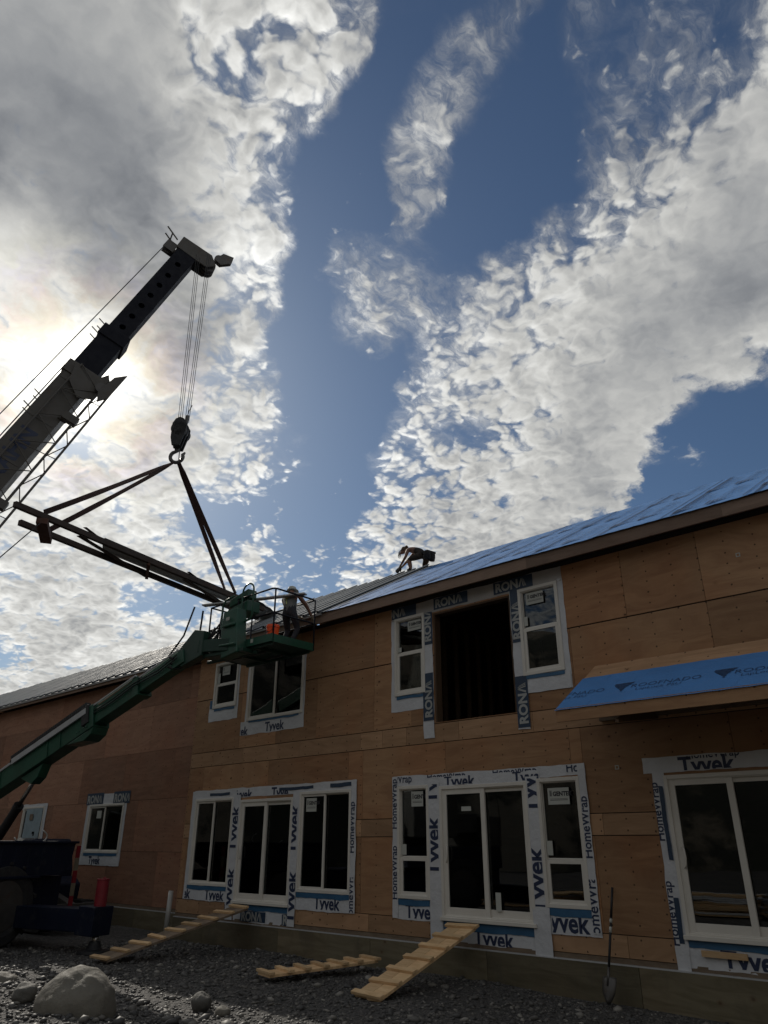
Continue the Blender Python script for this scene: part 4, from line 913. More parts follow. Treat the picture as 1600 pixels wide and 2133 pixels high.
cleated('loose cleated plank lying on the gravel between the two raised ramps', (-10.15, 8.50, .07), (-9.66, 10.35, .14), .42, 7, 1, 'lumber', None, .06)

T = thing('shovel', 'long handled round point shovel leaning upright against the wall beside the right sliding door', 'shovel', (-5.46, 10.36, 0))
a, b = Vector((-5.46, 10.36, .02)), Vector((-5.40, 10.745, 1.36)); d = (b - a).normalized()
mb = MB(); mb.tube(a + d * .30, a + d * 1.02, .017, 10); mb.tube(a + d * 1.02, b, .017, 10); mb.build('handle', M['black'], T, smooth=True)
mb = MB(); mb.tube(a + d * .83, a + d * .90, .0195, 10); mb.tube(a + d * .95, a + d * 1.0, .0195, 10); mb.build('handle_band', M['paper'], T, smooth=True)
mb = MB(); mb.tube(a + d * .2, a + d * .42, .021, 10, r1=.018); vs = []; fs = []; n = 8
prof = [(0.0, .012), (.05, .055), (.11, .09), (.18, .105), (.27, .108), (.31, .10)]
s = Vector((1, -.15, 0)).normalized(); nn = s.cross(d)
for h, w_ in prof:
    for i in range(n + 1): f = i / n * 2 - 1; vs.append(a + d * h + s * (w_ * f) - nn * (.035 * f * f) + nn * (.01 * math.sin(h * 9)))
for j in range(len(prof) - 1):
    for i in range(n): k = j * (n + 1) + i; fs.append((k, k + 1, k + n + 2, k + n + 1))
mb.add(vs, fs, 0, .5); o = mb.build('blade', M['steel'], T, smooth=True); sm = o.modifiers.new('s', 'SOLIDIFY'); sm.thickness = .004
mb = MB(); mb.tube((-16.30, 10.72, -.05), (-16.22, 10.70, .93), .055, 18); tag(mb.build('pipe', M['pvc'], smooth=True), 'pale grey plastic pipe stub standing at the inner corner of the wall', 'pipe')

# ------------------------------------------------------------------ crane
CR = thing('mobile_crane', 'mobile crane with navy body, raised boom over the roof and red outrigger jack', 'crane', (-18, 5, 0))
bd = Vector((-.956, -.29, 0)).normalized(); ad = Vector((.29, -.956, 0)).normalized(); Z = Vector((0, 0, 1)); P0 = Vector((-15.0, 8.32, 0)); C0 = P0 + bd * 3.30
def cp(s_, t_, z): return C0 + ad * s_ - bd * t_ + Z * z       # along the carrier, to its camera side, up
mb = MB(); mb.beam(cp(-1.15, 0, .95), cp(8.2, 0, .95), 1.9, .62); mb.build('chassis', M['navy'], CR, bevel=.02)
mb = MB(); mb.prism([cp(1.9, -1.27, 1.28), cp(-.75, -1.27, 1.28), cp(-1.02, -1.27, 1.45), cp(-1.1, -1.27, 1.91), cp(1.9, -1.27, 1.91)], -bd * 2.54)
for k in range(7): mb.beam(cp(-.55 + .34 * k, 1.275, 1.42), cp(-.55 + .34 * k, 1.275, 1.80), .02, .03)
mb.beam(cp(-.2, 1.20, 1.27), cp(1.5, 1.20, 1.27), .30, .05)
mb.beam(cp(-1.14, 0, 1.93), cp(1.95, 0, 1.93), 2.66, .05); mb.build('engine_hood', M['navy'], CR, bevel=.03)
mb = MB(); mb.beam(cp(4.6, 0, 1.55), cp(8.1, 0, 1.55), 2.5, .6); mb.build('rear_deck', M['navy'], CR, bevel=.03)
mb = MB(); mb.lathe([(.75, 0), (.75, .25), (.95, .25), (.95, .42)], cp(5.2, 0, 1.86), (0, 0, 1), 24)
base = Vector((-16.7, 2.05, 2.35)); 
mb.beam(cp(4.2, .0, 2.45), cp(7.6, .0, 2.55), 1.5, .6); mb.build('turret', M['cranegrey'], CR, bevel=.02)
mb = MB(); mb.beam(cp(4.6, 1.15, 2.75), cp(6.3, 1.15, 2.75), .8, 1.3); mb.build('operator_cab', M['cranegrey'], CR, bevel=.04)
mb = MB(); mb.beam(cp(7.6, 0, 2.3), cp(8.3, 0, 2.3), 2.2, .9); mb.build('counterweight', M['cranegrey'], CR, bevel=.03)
# striped edge board and lifting eye on the hood corner
for k in range(5):
    mb = MB(); z1 = 1.86 - .25 * k; mb.beam(cp(-1.17, 1.30, z1), cp(-1.17, 1.30, z1 - .245), .03, .10, ad); mb.build('hazard_stripe', M['red'] if k % 2 == 0 else M['cream'], CR)
mb = MB(); mb.path([cp(.1 + .42 * math.sin(a), 1.20, 1.86 + .16 * (1 - math.cos(a))) + Z * .02 for a in np.linspace(-2.4, 1.4, 14)], .016, 8); mb.build('hose', M['pvc'], CR, smooth=True)
def wheel(c, ax, r, w, parent, rimc='steel', lugs=28):
    c = Vector(c); ax = Vector(ax).normalized(); mb = MB()
    mb.lathe([(r * .60, -w / 2 + .02), (r * .72, -w / 2), (r * .93, -w * .47), (r, -w * .36), (r, w * .36), (r * .93, w * .47), (r * .72, w / 2), (r * .60, w / 2 - .02)], c, ax, 40)
    b = ax.cross(Z).normalized()
    for k in range(lugs):
        a = 2 * math.pi * k / lugs; q_ = b * math.cos(a) + Z * math.sin(a); t_ = ax.cross(q_); sg = 1 if k % 2 else -1
        mb.beam(c + q_ * (r + .012) + ax * (sg * w * .48) - t_ * .03, c + q_ * (r + .012) + ax * (sg * -.02) + t_ * .05, .07, .05, q_)
    W_ = mb.build('wheel', M['tyre'], parent)
    mb = MB(); mb.lathe([(r * .12, w * .30), (r * .2, w * .34), (r * .42, w * .26), (r * .55, w * .30), (r * .61, w * .47), (r * .58, w * .48)], c, ax, 32)
    mb.lathe([(r * .60, -w * .45), (r * .58, w * .45)], c, ax, 32)
    for k in range(10): a = 2 * math.pi * k / 10; q_ = b * math.cos(a) + Z * math.sin(a); mb.tube(c + q_ * r * .3 + ax * w * .30, c + q_ * r * .3 + ax * (w * .36), .018, 6)
    mb.build('rim', M[rimc], W_, smooth=False); return W_
for s_, t_ in ((.55, 1.05), (6.6, 1.05), (.55, -1.05), (6.6, -1.05)): wheel(cp(s_, t_, .76), -bd if t_ > 0 else bd, .76, .52, CR, 'steel')
# front outrigger with its jack
mb = MB(); mb.beam(P0 + bd * 3.3 + Z * .555, P0 + bd * .12 + Z * .555, .46, .40); mb.beam(P0 + bd * .30 + Z * .56, P0 - bd * .12 + Z * .54, .50, .50)
og = mb.build('outrigger_beam', M['navy'], CR, bevel=.015)
mb = MB(); mb.tube(P0 + Z * .74, P0 + Z * 1.245, .115, 20); mb.tube(P0 + Z * 1.245, P0 + Z * 1.275, .125, 20); mb.tube(P0 + Vector((.03, 0, 1.275)), P0 + Vector((.03, 0, 1.30)), .03, 8); mb.build('jack_housing', M['red'], og, smooth=False, bevel=.006)
mb = MB(); mb.tube(P0 + Z * .10, P0 + Z * .34, .062, 18); mb.build('jack_rod', M['chrome'], og, smooth=True)
mb = MB(); mb.lathe([(.10, .20), (.13, .10), (.16, .07), (.30, .05), (.31, .012), (.31, 0)], P0, (0, 0, 1), 28); mb.build('jack_foot', M['black'], og, smooth=False)
P1 = cp(7.9, 1.2, 0); mb = MB(); mb.beam(cp(7.9, 0, .555), cp(7.9, 3.2, .555), .4, .46); o2 = mb.build('outrigger_beam', M['navy'], CR, bevel=.015)
mb = MB(); q_ = cp(7.9, 3.25, 0); mb.tube(q_ + Z * .1, q_ + Z * 1.2, .1, 16); mb.lathe([(.12, .15), (.3, .05), (.3, 0)], q_, (0, 0, 1), 24); mb.build('jack_foot', M['steel'], o2)
# boom
tip = Vector((-14.62, 8.02, 16.95)); bu = (tip - base).normalized(); be = Vector((bu.x, bu.y, 0)).normalized(); bn = bu.cross(Z).normalized()   # bn: to the camera side
bt = bn.cross(bu).normalized(); LB = (tip - base).length          # bt: upper face of the boom
def bp_(f, n_=0.0, t_=0.0): return base + bu * (LB * f) + bn * n_ + bt * t_
def boxbeam(name, f0, f1, w, h, m, over=0):
    mb = MB(); mb.beam(bp_(f0), bp_(f1), w, h, bt); 
    if over: mb.beam(bp_(f1 - .022), bp_(f1), w + .07, h + .09, bt)
    return mb, name, m
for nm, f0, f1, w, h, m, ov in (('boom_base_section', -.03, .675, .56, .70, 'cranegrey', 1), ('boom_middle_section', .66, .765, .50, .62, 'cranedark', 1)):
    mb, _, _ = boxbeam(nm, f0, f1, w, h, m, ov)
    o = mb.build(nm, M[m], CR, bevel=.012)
    if nm == 'boom_base_section': BS = o
# tip section with lightening holes through both webs
def holed(f0, f1, w, h, holes, r):
    bm = bmesh.new(); L0 = LB * f0; L1 = LB * f1; n = 16
    for sg in (-1, 1):
        xs = [L0] + [LB * f for f in holes] + [L1]
        cells = []; e = [L0] + [(LB * holes[i] + LB * holes[i + 1]) / 2 for i in range(len(holes) - 1)] + [L1]
        for i, f in enumerate(holes):
            c = LB * f; a, b_ = e[i], e[i + 1]; outer = []; inner = []
            for k in range(n):
                t_ = 2 * math.pi * (k + .5) / n; cx, cy = math.cos(t_), math.sin(t_); sx = ((b_ - c) if cx > 0 else (c - a)) / abs(cx) if abs(cx) > 1e-6 else 1e9; sy = (h / 2) / abs(cy) if abs(cy) > 1e-6 else 1e9; m_ = min(sx, sy)
                outer.append((c + cx * m_, cy * m_)); inner.append((c + cx * r, cy * r))
            corners = [(b_, h / 2), (a, h / 2), (a, -h / 2), (b_, -h / 2)]
            P_ = lambda x, y: base + bu * x + bn * (sg * w / 2) + bt * y; inn = [(a_ + (.07 if sg < 0 else 0), b__ + (.05 if sg < 0 else 0)) for a_, b__ in inner]; inner = inn
            for k in range(n):
                k2 = (k + 1) % n; pts = [inner[k], outer[k]]
                o1, o2_ = outer[k], outer[k2]
                if abs(o1[0] - o2_[0]) > 1e-5 and abs(o1[1] - o2_[1]) > 1e-5: pts.append(min(corners, key=lambda q: (q[0] - (o1[0] + o2_[0]) / 2) ** 2 + (q[1] - (o1[1] + o2_[1]) / 2) ** 2))
                pts += [outer[k2], inner[k2]]; bm.faces.new([bm.verts.new(P_(*p)) for p in pts])
                bm.faces.new([bm.verts.new(base + bu * x + bn * nn_ + bt * y) for (x, y), nn_ in ((inner[k], sg * w / 2), (inner[k2], sg * w / 2), (inner[k2], sg * (w / 2 - .02)), (inner[k], sg * (w / 2 - .02)))])
    for sg in (-1, 1): bm.faces.new([bm.verts.new(base + bu * x + bn * y + bt * (sg * h / 2)) for x, y in ((L0, -w / 2), (L1, -w / 2), (L1, w / 2), (L0, w / 2))])
    me = bpy.data.meshes.new('boom_tip_section'); bmesh.ops.remove_doubles(bm, verts=bm.verts, dist=.0005); bm.to_mesh(me); bm.free(); me.materials.append(M['cranedark']); return put('boom_tip_section', me, CR)
holed(.76, .985, .44, .54, [.778, .806, .834, .862, .890, .918, .950], .080)
# boom head
mb = MB(); fh = .992
mb.prism([bp_(.982, -.23, .34), bp_(1.010, -.23, .36), bp_(1.013, -.23, -.52), bp_(.998, -.23, -.78), bp_(.983, -.23, -.60), bp_(.982, -.23, -.30)], bn * .035)
mb.prism([bp_(.982, .20, .34), bp_(1.010, .20, .36), bp_(1.013, .20, -.52), bp_(.998, .20, -.78), bp_(.983, .20, -.60), bp_(.982, .20, -.30)], bn * .035)
mb.beam(bp_(.982, 0, .03), bp_(1.006, 0, .03), .40, .58, bt); mb.beam(bp_(1.003, 0, .36), bp_(1.006, 0, -.58), .42, .08, bu)
hd = mb.build('boom_head', M['cranegrey'], CR, bevel=.008)
for n_ in (-.12, .0, .12):
    mb = MB(); mb.lathe([(.05, -.03), (.20, -.03), (.17, -.008), (.17, .008), (.20, .03), (.05, .03)], bp_(.994, n_, -.60), bn, 24); mb.build('sheave', M['steel'], hd)
mb = MB(); mb.lathe([(.05, -.03), (.17, -.03), (.14, 0), (.17, .03), (.05, .03)], bp_(.982, -.06, .50), bn, 24)
mb.beam(bp_(.975, -.16, .50), bp_(.995, -.16, .50), .02, .30, bt); mb.beam(bp_(.975, .05, .50), bp_(.995, .05, .50), .02, .30, bt); mb.build('rope_guide', M['steel'], hd)
mb = MB()
for n_ in (-.14, .14): mb.tube(bp_(1.0, n_, .45), bp_(1.012, n_, .86), .022, 8)
mb.tube(bp_(1.007, -.14, .66), bp_(1.007, .14, .66), .02, 8); mb.build('antenna_bracket', M['steel'], hd)
mb = MB(); mb.lathe([(.04, -.05), (.15, -.045), (.15, .045), (.04, .05)], bp_(1.020, .12, -.74), bn, 20); mb.prism([bp_(1.012, .16, -.62), bp_(1.035, .16, -.72), bp_(1.042, .16, -1.0), bp_(1.028, .16, -1.05), bp_(1.010, .16, -.84)], bn * .03)
mb.prism([bp_(1.012, .05, -.62), bp_(1.035, .05, -.72), bp_(1.042, .05, -1.0), bp_(1.028, .05, -1.05), bp_(1.010, .05, -.84)], bn * .03); mb.build('auxiliary_sheave', M['steel'], hd)
# winch rope above the boom, small posts along the top
mb = MB(); mb.tube(bp_(.0, -.05, .95), bp_(.985, -.06, .64), .012, 8); mb.build('winch_rope', M['black'], CR)
mb = MB()
for f in (.40, .455, .575, .60, .745, .765):
    for n_ in (-.16, .16): mb.tube(bp_(f, n_, .34), bp_(f + .004, n_, .55), .014, 6)
mb.tube(bp_(.38, -.28, .40), bp_(.60, -.28, .40), .02, 6); mb.beam(bp_(.44, .05, .38), bp_(.50, .05, .38), .3, .14, bt); mb.build('rope_roller', M['steel'], BS)
# stowed lattice jib on the camera side
jn0, jn1 = .42, .86
mb = MB(); ch = [(jn0, .30), (jn0, -.42), (jn1, -.42)]
F0, F1 = -.02, .675
tops = lambda f: bp_(f, .40, .36 - .0 * f)
A_ = lambda f: bp_(f, .36, .10); B_ = lambda f: bp_(f, .40, -.60); C_ = lambda f: bp_(f, .62, -.86)
for fn, r in ((A_, .020), (B_, .030), (C_, .026)): mb.tube(fn(F0), fn(F1 if fn is not C_ else F1 + .01), r, 8)
mb.tube(bp_(F0, .32, .38), bp_(.66, .32, .38), .014, 8)
NJ = 13
for k in range(NJ):
    f = F0 + (F1 - F0) * k / NJ; f2 = F0 + (F1 - F0) * (k + 1) / NJ; fm = (f + f2) / 2
    mb.tube(A_(f), B_(fm), .012, 6); mb.tube(B_(fm), A_(f2), .012, 6); mb.tube(B_(f), C_(fm), .012, 6); mb.tube(C_(fm), B_(f2), .012, 6)
    if k % 2: mb.tube(A_(f2), C_(f2), .010, 6)
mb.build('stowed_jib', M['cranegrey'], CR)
mb = MB(); mb.prism([bp_(.672, .34, .22), bp_(.640, .34, .08), bp_(.622, .34, -.30), bp_(.635, .34, -.62), bp_(.672, .34, -.66), bp_(.684, .34, -.52), bp_(.656, .34, -.28)], bn * .04); mb.build('jib_foot_plate', M['cranegrey'], CR)
mb = MB(); mb.prism([bp_(.675, .60, -.70), bp_(.64, .60, -.62), bp_(.625, .60, -.74), bp_(.640, .60, -.88), bp_(.690, .60, -.90)], bn * .05); mb.build('jib_foot_plate', M['cranegrey'], CR)
mb = MB(); mb.lathe([(.05, -.06), (.13, -.06), (.13, .06), (.05, .06)], bp_(.652, .48, -.60), bn, 18); mb.build('jib_sheave', M['steel'], CR)
for f in (.24, .42, .58): mb = MB(); mb.beam(bp_(f, .38, -.50), bp_(f + .012, .38, -.50), .18, .34, bt); mb.beam(bp_(f, .28, -.36), bp_(f + .01, .28, -.36), .10, .2, bt); mb.build('jib_bracket', M['cranegrey'], BS)
# dark letters on the boom side
bms = []; wall_print('', letters('KAHN', .52, .016), 0, 0, 0, None, None, frame=(bp_(.452, .2825, -.17), bu, bt), keep=bms); flush('boom_lettering', bms, M['navyprint'], BS)
# luffing cylinder
mb = MB(); mb.tube(cp(4.4, 0, 2.3), bp_(.14, 0, -.3), .14, 16); mb.tube(bp_(.14, 0, -.3), bp_(.25, 0, -.36), .09, 16); mb.build('luffing_cylinder', M['cranegrey'], CR)
# hoist ropes: eight falls in two bundles
HK = Vector((-13.98, 8.10, 10.30)); hb = HK + Z * .42; cc = bp_(.994, 0, -.66)
rd = Vector((.742, .671, 0)).normalized(); mb = MB()
for sg in (-1, 1):
    for k in (-1.2, 0, 1.2):
        top = Vector((cc.x, cc.y, 0)) + rd * (sg * .19) + bn * .0; o_ = rd * (.024 * k) + Vector((-rd.y, rd.x, 0)) * (.05 * k)
        p_ = HK + rd * (sg * .085 + .03) + Z * .96 + o_; p_2 = Vector((HK.x, HK.y, 0)) + rd * (sg * .15 - .02) + o_ + Z * (cc.z - .10); mb.tube(p_, p_2, .0075, 6)
mb.build('hoist_rope', M['black'], CR)

# ------------------------------------------------------------------ hook block
HB = thing('hook_block', 'dark steel hook block with its hook hanging from the crane ropes', 'hook block', HK)
fw = Vector((-rd.y, rd.x, 0))
def plate(name, off, m='black'):
    mb = MB(); pts = [(-.12, .20), (-.17, .42), (-.17, .80), (-.10, .93), (.0, .98), (.10, .93), (.19, .78), (.19, .66), (.07, .20)]
    mb.prism([HK + rd * x + Z * z + fw * off for x, z in pts], fw * .05); return mb.build(name, M[m], HB, bevel=.01)
for off in (-.20, .10, -.05): plate('cheek_plate', off)
mb = MB(); mb.lathe([(.04, -.2), (.19, -.2), (.16, -.1), (.19, 0), (.16, .1), (.19, .2), (.04, .2)], HK + Z * .66 + rd * .0, fw, 28); mb.build('sheave', M['steel'], HB)
mb = MB(); mb.beam(HK + rd * .10 + Z * .9, HK + rd * .12 + Z * 1.12, .07, .06, fw); mb.path([HK + rd * .11 + Z * 1.1, HK + rd * .13 + Z * 1.25, HK + rd * .19 + Z * 1.42], .012, 6); mb.build('rope_wedge', M['steel'], HB)
mb = MB(); pts = [HK + Z * .24, HK + Z * .14 - rd * .02]
for a in np.linspace(.75, 5.1, 16): pts.append(HK + Z * (-.02 + .15 * math.cos(a)) - rd * (.02 + .15 * math.sin(a)))
pts.append(HK + rd * .17 + Z * .10); rr = [.045, .04] + [.045] * 16 + [.02]
mb.path(pts, rr[:len(pts)], 10); mb.tube(HK + Z * .14 + rd * .03, HK + rd * .04 - Z * .10, .012, 8); mb.build('hook', M['steel'], HB, smooth=True)

# ------------------------------------------------------------------ lifting rack, its load and slings
rk0 = Vector((-12.98, 4.42, 7.46)); rdv = Vector((-.235, .972, 0)).normalized(); rs = Vector((.875, -.485, 0)).normalized() * 1.32; LR = 7.35
def rk(t, s_=0, z=0): return rk0 + rdv * t - rs * s_ + Z * z
RK = thing('lifting_rack', 'rusty steel rack of two long beams hanging in slings over the eave', 'lifting rack', rk(3.5, .33))
for s_, t0 in ((0, 0), (.66, .0)):
    mb = MB(); mb.beam(rk(t0, s_), rk(LR, s_), .09, .11); mb.build('beam', M['darkrust'], RK, bevel=.004)
for t_ in (.62, 3.3, 6.2):
    mb = MB()
    if t_ < 1: mb.beam(rk(t_, -.07, -.12), rk(t_, .74, -.12), .20, .11)
    else: mb.beam(rk(t_, -.04, -.09), rk(t_, .70, -.09), .07, .05)
    mb.build('cross_beam', M['rust'], RK, bevel=.004)
SH = thing('roofing_sheets', 'bundle of long ribbed metal roofing sheets lying on the hanging rack', 'metal sheets', rk(4.5, .33, .07))
def rib_sheet(t0, t1, z, sk=0):
    mb = MB(); pts = []; w0 = .04
    for r in range(3):
        for f, h in [(0, 0), (0.3, 0), (0.36, 1), (0.54, 1), (0.6, 0), (0.97, 0)]: pts.append((w0 + (r + f) * .193, h * .028))
    n = len(pts); vs = [rk(t0 + sk, a, z + h) for a, h in pts] + [rk(t1 + sk, a, z + h) for a, h in pts]; vs += [p + Z * .004 for p in vs[:2 * n]]
    fs = [(i, i + 1, n + i + 1, n + i) for i in range(n - 1)] + [(2 * n + i + n, 2 * n + i + 1 + n, 2 * n + i + 1, 2 * n + i) for i in range(n - 1)]; mb.add(vs, fs, 0, .5); return mb
for k in range(4): o = rib_sheet(2.0 + .02 * k, 7.6, .075 + .012 * k); o.build('sheet', M['trim'], SH)
for k, (ta, tb) in enumerate(((1.45, 3.3), (4.4, 6.6))):
    mb = MB(); mb.beam(rk(ta, .02, -.075), rk(tb, .66, -.075), .11, .012); mb.beam(rk(ta + .1, .00, .13), rk(tb - .6, .64, .13), .07, .008)
    o = mb.build('strap', M['darkrust'], SH)
mb = MB(); vs = []; fs = []
for i in range(9):
    for j in range(7): x = -.05 + .82 * j / 6; t_ = 6.6 + 1.35 * i / 8; vs.append(rk(t_, x, .16 + .10 * math.sin(j * .9) - .16 * (i / 8) ** 2 + .03 * nz(i, j, .9, 4)))
for i in range(8):
    for j in range(6): k = i * 7 + j; fs.append((k, k + 1, k + 8, k + 7))
mb.add(vs, fs, 0, .5); mb.build('curled_end_sheet', M['trim'], SH, smooth=True)
eye = HK - Z * .16 + rd * -.02
def sling(a, b, label, sag=.05, tw=5):
    a = Vector(a); b = Vector(b); mb = MB(); n = 26; d = (b - a).normalized(); s_ = d.cross(Z).normalized(); u_ = s_.cross(d); vs = []; fs = []
    for i in range(n + 1):
        t_ = i / n; c = a.lerp(b, t_) - Z * sag * 4 * t_ * (1 - t_) * .5; w_ = .052 * (1 if t_ > .06 else .7); an = tw * t_ * .35 + .25 * math.sin(t_ * 9)
        e = (s_ * math.cos(an) + u_ * math.sin(an)) * w_; f_ = d.cross(e).normalized() * .014
        vs += [c - e - f_, c + e - f_, c + e + f_, c - e + f_]
    for i in range(n):
        for j in range(4): fs.append((4 * i + j, 4 * i + (j + 1) % 4, 4 * i + 4 + (j + 1) % 4, 4 * i + 4 + j))
    fs += [(0, 1, 2, 3), (4 * n + 3, 4 * n + 2, 4 * n + 1, 4 * n)]; mb.add(vs, fs, 0, .5)
    return tag(mb.build('lifting_sling', M['sling']), label, 'sling', 'slings between the hook and the rack')
sling(eye - rd * .05, rk(.62, -.02, .07), 'upper of two brown slings from the hook to the left rack end')
sling(eye - rd * .05 - Z * .02, rk(.62, .68, .07), 'lower of two brown slings from the hook to the left rack end')
sling(eye + rd * .05, rk(6.2, .68, .08), 'left one of two brown slings dropping behind the green lift basket', .0)
sling(eye + rd * .07, rk(6.2, -.02, .08), 'right one of two brown slings dropping behind the green lift basket', .0)
mb = MB(); p_ = rk(.60, -.10, -.20); e_ = Vector((-12.75, 3.1, 4.6)); mb.path([p_, p_.lerp(e_, .5) + Z * -.04, e_, Vector((-13.1, 2.2, 2.9)), Vector((-13.6, 1.6, 1.4))], .010, 6)
tag(mb.build('tag_line', M['black']), 'thin dark tag line hanging from the left end of the rack', 'rope')

# ------------------------------------------------------------------ boom lift
LF = thing('boom_lift', 'green telescopic boom lift with its basket raised to the eave', 'boom lift', (-24.5, 8.9, 0))
G_ = M['green']
lb0 = Vector((-24.6, 8.72, 2.62)); lb1 = Vector((-13.7, 8.86, 5.62)); ld = (lb1 - lb0).normalized(); ln = Vector((ld.y, -ld.x, 0)).normalized(); lt = ln.cross(ld); lt = lt if lt.z > 0 else -lt
def lp(x, n_=0, t_=0): f = (x - lb0.x) / (lb1.x - lb0.x); return lb0.lerp(lb1, f) + ln * n_ + lt * t_
mb = MB(); mb.beam(lp(-24.8), lp(-17.1), .38, .52, lt); mb.beam(lp(-17.4), lp(-17.1), .44, .56, lt)
mb.prism([lp(-18.3, -.2, -.29), lp(-17.1, -.2, -.29), lp(-17.2, -.2, -.42), lp(-17.5, -.2, -.47)], ln * .4)
mb.prism([lp(-20.6, -.12, -.29), lp(-19.5, -.12, -.29), lp(-19.75, -.12, -.55), lp(-20.05, -.12, -.62), lp(-20.3, -.12, -.48)], ln * .24)
lbs = mb.build('boom_base_section', G_, LF, bevel=.012)
mb = MB(); mb.beam(lp(-17.2), lp(-15.35), .32, .40, lt); mb.beam(lp(-15.55), lp(-15.35), .37, .44, lt); mb.build('boom_middle_section', G_, LF, bevel=.01)
mb = MB(); mb.beam(lp(-15.5), lp(-13.75), .26, .30, lt); mb.build('boom_fly_section', G_, LF, bevel=.01)
mb = MB(); mb.beam(lp(-23.5, .215, .235), lp(-18.35, .215, .235), .03, .06, lt); mb.beam(lp(-17.1, .18, .245), lp(-15.4, .18, .245), .05, .035, lt); mb.beam(lp(-15.4, .12, .19), lp(-13.9, .12, .19), .05, .035, lt); mb.beam(lp(-20.9, .24, .235), lp(-17.35, .24, .20), .04, .14, lt); mb.build('cable_tray', M['trim'], lbs)
mb = MB()
for k in range(42): x = -21.0 + 3.55 * k / 41; mb.beam(lp(x, .16, .36), lp(x + .055, .16, .37), .14, .12, lt)
mb.beam(lp(-21.0, .24, .275), lp(-17.4, .24, .275), .02, .05, lt); mb.build('cable_chain', M['black'], lbs)
mb = MB(); mb.beam(lp(-17.55, .1, .1), lp(-17.25, .1, .1), .30, .44, lt); mb.build('end_bracket', M['black'], lbs, bevel=.01)
a, b = Vector((-21.9, 8.72, 1.55)), lp(-20.0, 0, -.46); c = a.lerp(b, .66)
mb = MB(); mb.tube(a, c, .115, 16); mb.tube(a.lerp(c, .93), c, .13, 16); cy = mb.build('lift_cylinder', M['black'], LF, smooth=False); mb = MB(); mb.tube(c, b, .055, 14); mb.build('cylinder_rod', M['chrome'], cy, smooth=True)
mb = MB(); mb.beam((-26.6, 8.75, 1.35), (-21.6, 8.75, 1.35), 1.6, .75); mb.prism([(-25.2, 8.45, 1.7), (-21.6, 8.45, 1.6), (-22.0, 8.45, 2.35), (-23.6, 8.45, 2.75), (-24.9, 8.45, 2.9)], (0, .55, 0)); mb.build('turntable', M['dkgreen'], LF, bevel=.03)
mb = MB(); mb.beam((-26.2, 8.75, .72), (-22.4, 8.75, .72), 1.5, .5); mb.build('chassis', M['dkgreen'], LF, bevel=.03)
for x in (-25.6, -23.0):
    for y in (7.75, 9.75): wheel((x, y, .50), (0, -1 if y < 8.7 else 1, 0), .50, .36, LF, 'green', 20)
# basket
bx0, bx1, by0, by1, bz = -13.50, -11.34, 9.16, 10.30, 5.60
mb = MB(); mb.box(bx0, bx1, by0, by1, bz, bz + .035); mb.box(bx0 + .05, bx1 - .05, by0 + .05, by0 + .10, bz - .06, bz - .001); mb.box(bx0 + .05, bx1 - .05, by1 - .10, by1 - .05, bz - .06, bz - .001); mb.box(bx0 + .7, bx0 + .78, by0 + .11, by1 - .11, bz - .06, bz - .001); mb.box(bx0 + 1.5, bx0 + 1.58, by0 + .11, by1 - .11, bz - .06, bz - .001)
pf = mb.build('basket_floor', M['dkgreen'], LF)
mb = MB(); th = .15
mb.box(bx0, bx1, by0 - .012, by0 - .001, bz - .01, bz + th); mb.box(bx0, bx1, by1 + .001, by1 + .012, bz - .01, bz + th); mb.box(bx1 + .001, bx1 + .012, by0 - .012, by1 + .012, bz - .01, bz + th); mb.box(bx0 - .012, bx0 - .001, by0 - .012, by1 + .012, bz - .01, bz + th); mb.build('toe_board', G_, LF)
mb = MB(); mb.box(-11.98, -11.90, by0 - .016, by0 - .0125, bz + .05, bz + .13); mb.build('warning_sticker', M['paper'], LF)
rl_ = MB(); zt, zm = bz + 1.10, bz + .58
def rail(pts, r=.019): rl_.path(pts, r, 8)
for z in (zt, zm): rail([(bx0 + .95, by0, z), (bx1 - .06, by0, z), (bx1 - .015, by0 + .03, z), (bx1, by0 + .08, z), (bx1, by1 - .06, z), (bx1 - .03, by1, z), (bx0, by1, z), (bx0, by0, z), (bx0 + .4, by0, z)])
for x, y in ((bx1, by0 + .04), (bx1, by1), (bx0, by0), (bx0, by1), (bx0 + .42, by0), (bx1 - .9, by1)): rl_.tube((x, y, bz), (x, y, zt), .018, 8)
rl_.tube((bx0 - .25, by0 - .1, bz - .05), (bx0 - .17, by0 - .1, bz + 1.05), .022, 8); rl_.tube((bx0 + .98, by0, bz + .03), (bx0 + .98, by0, zt), .018, 8); rl_.build('guard_rail', M['cranedark'], LF, smooth=True)
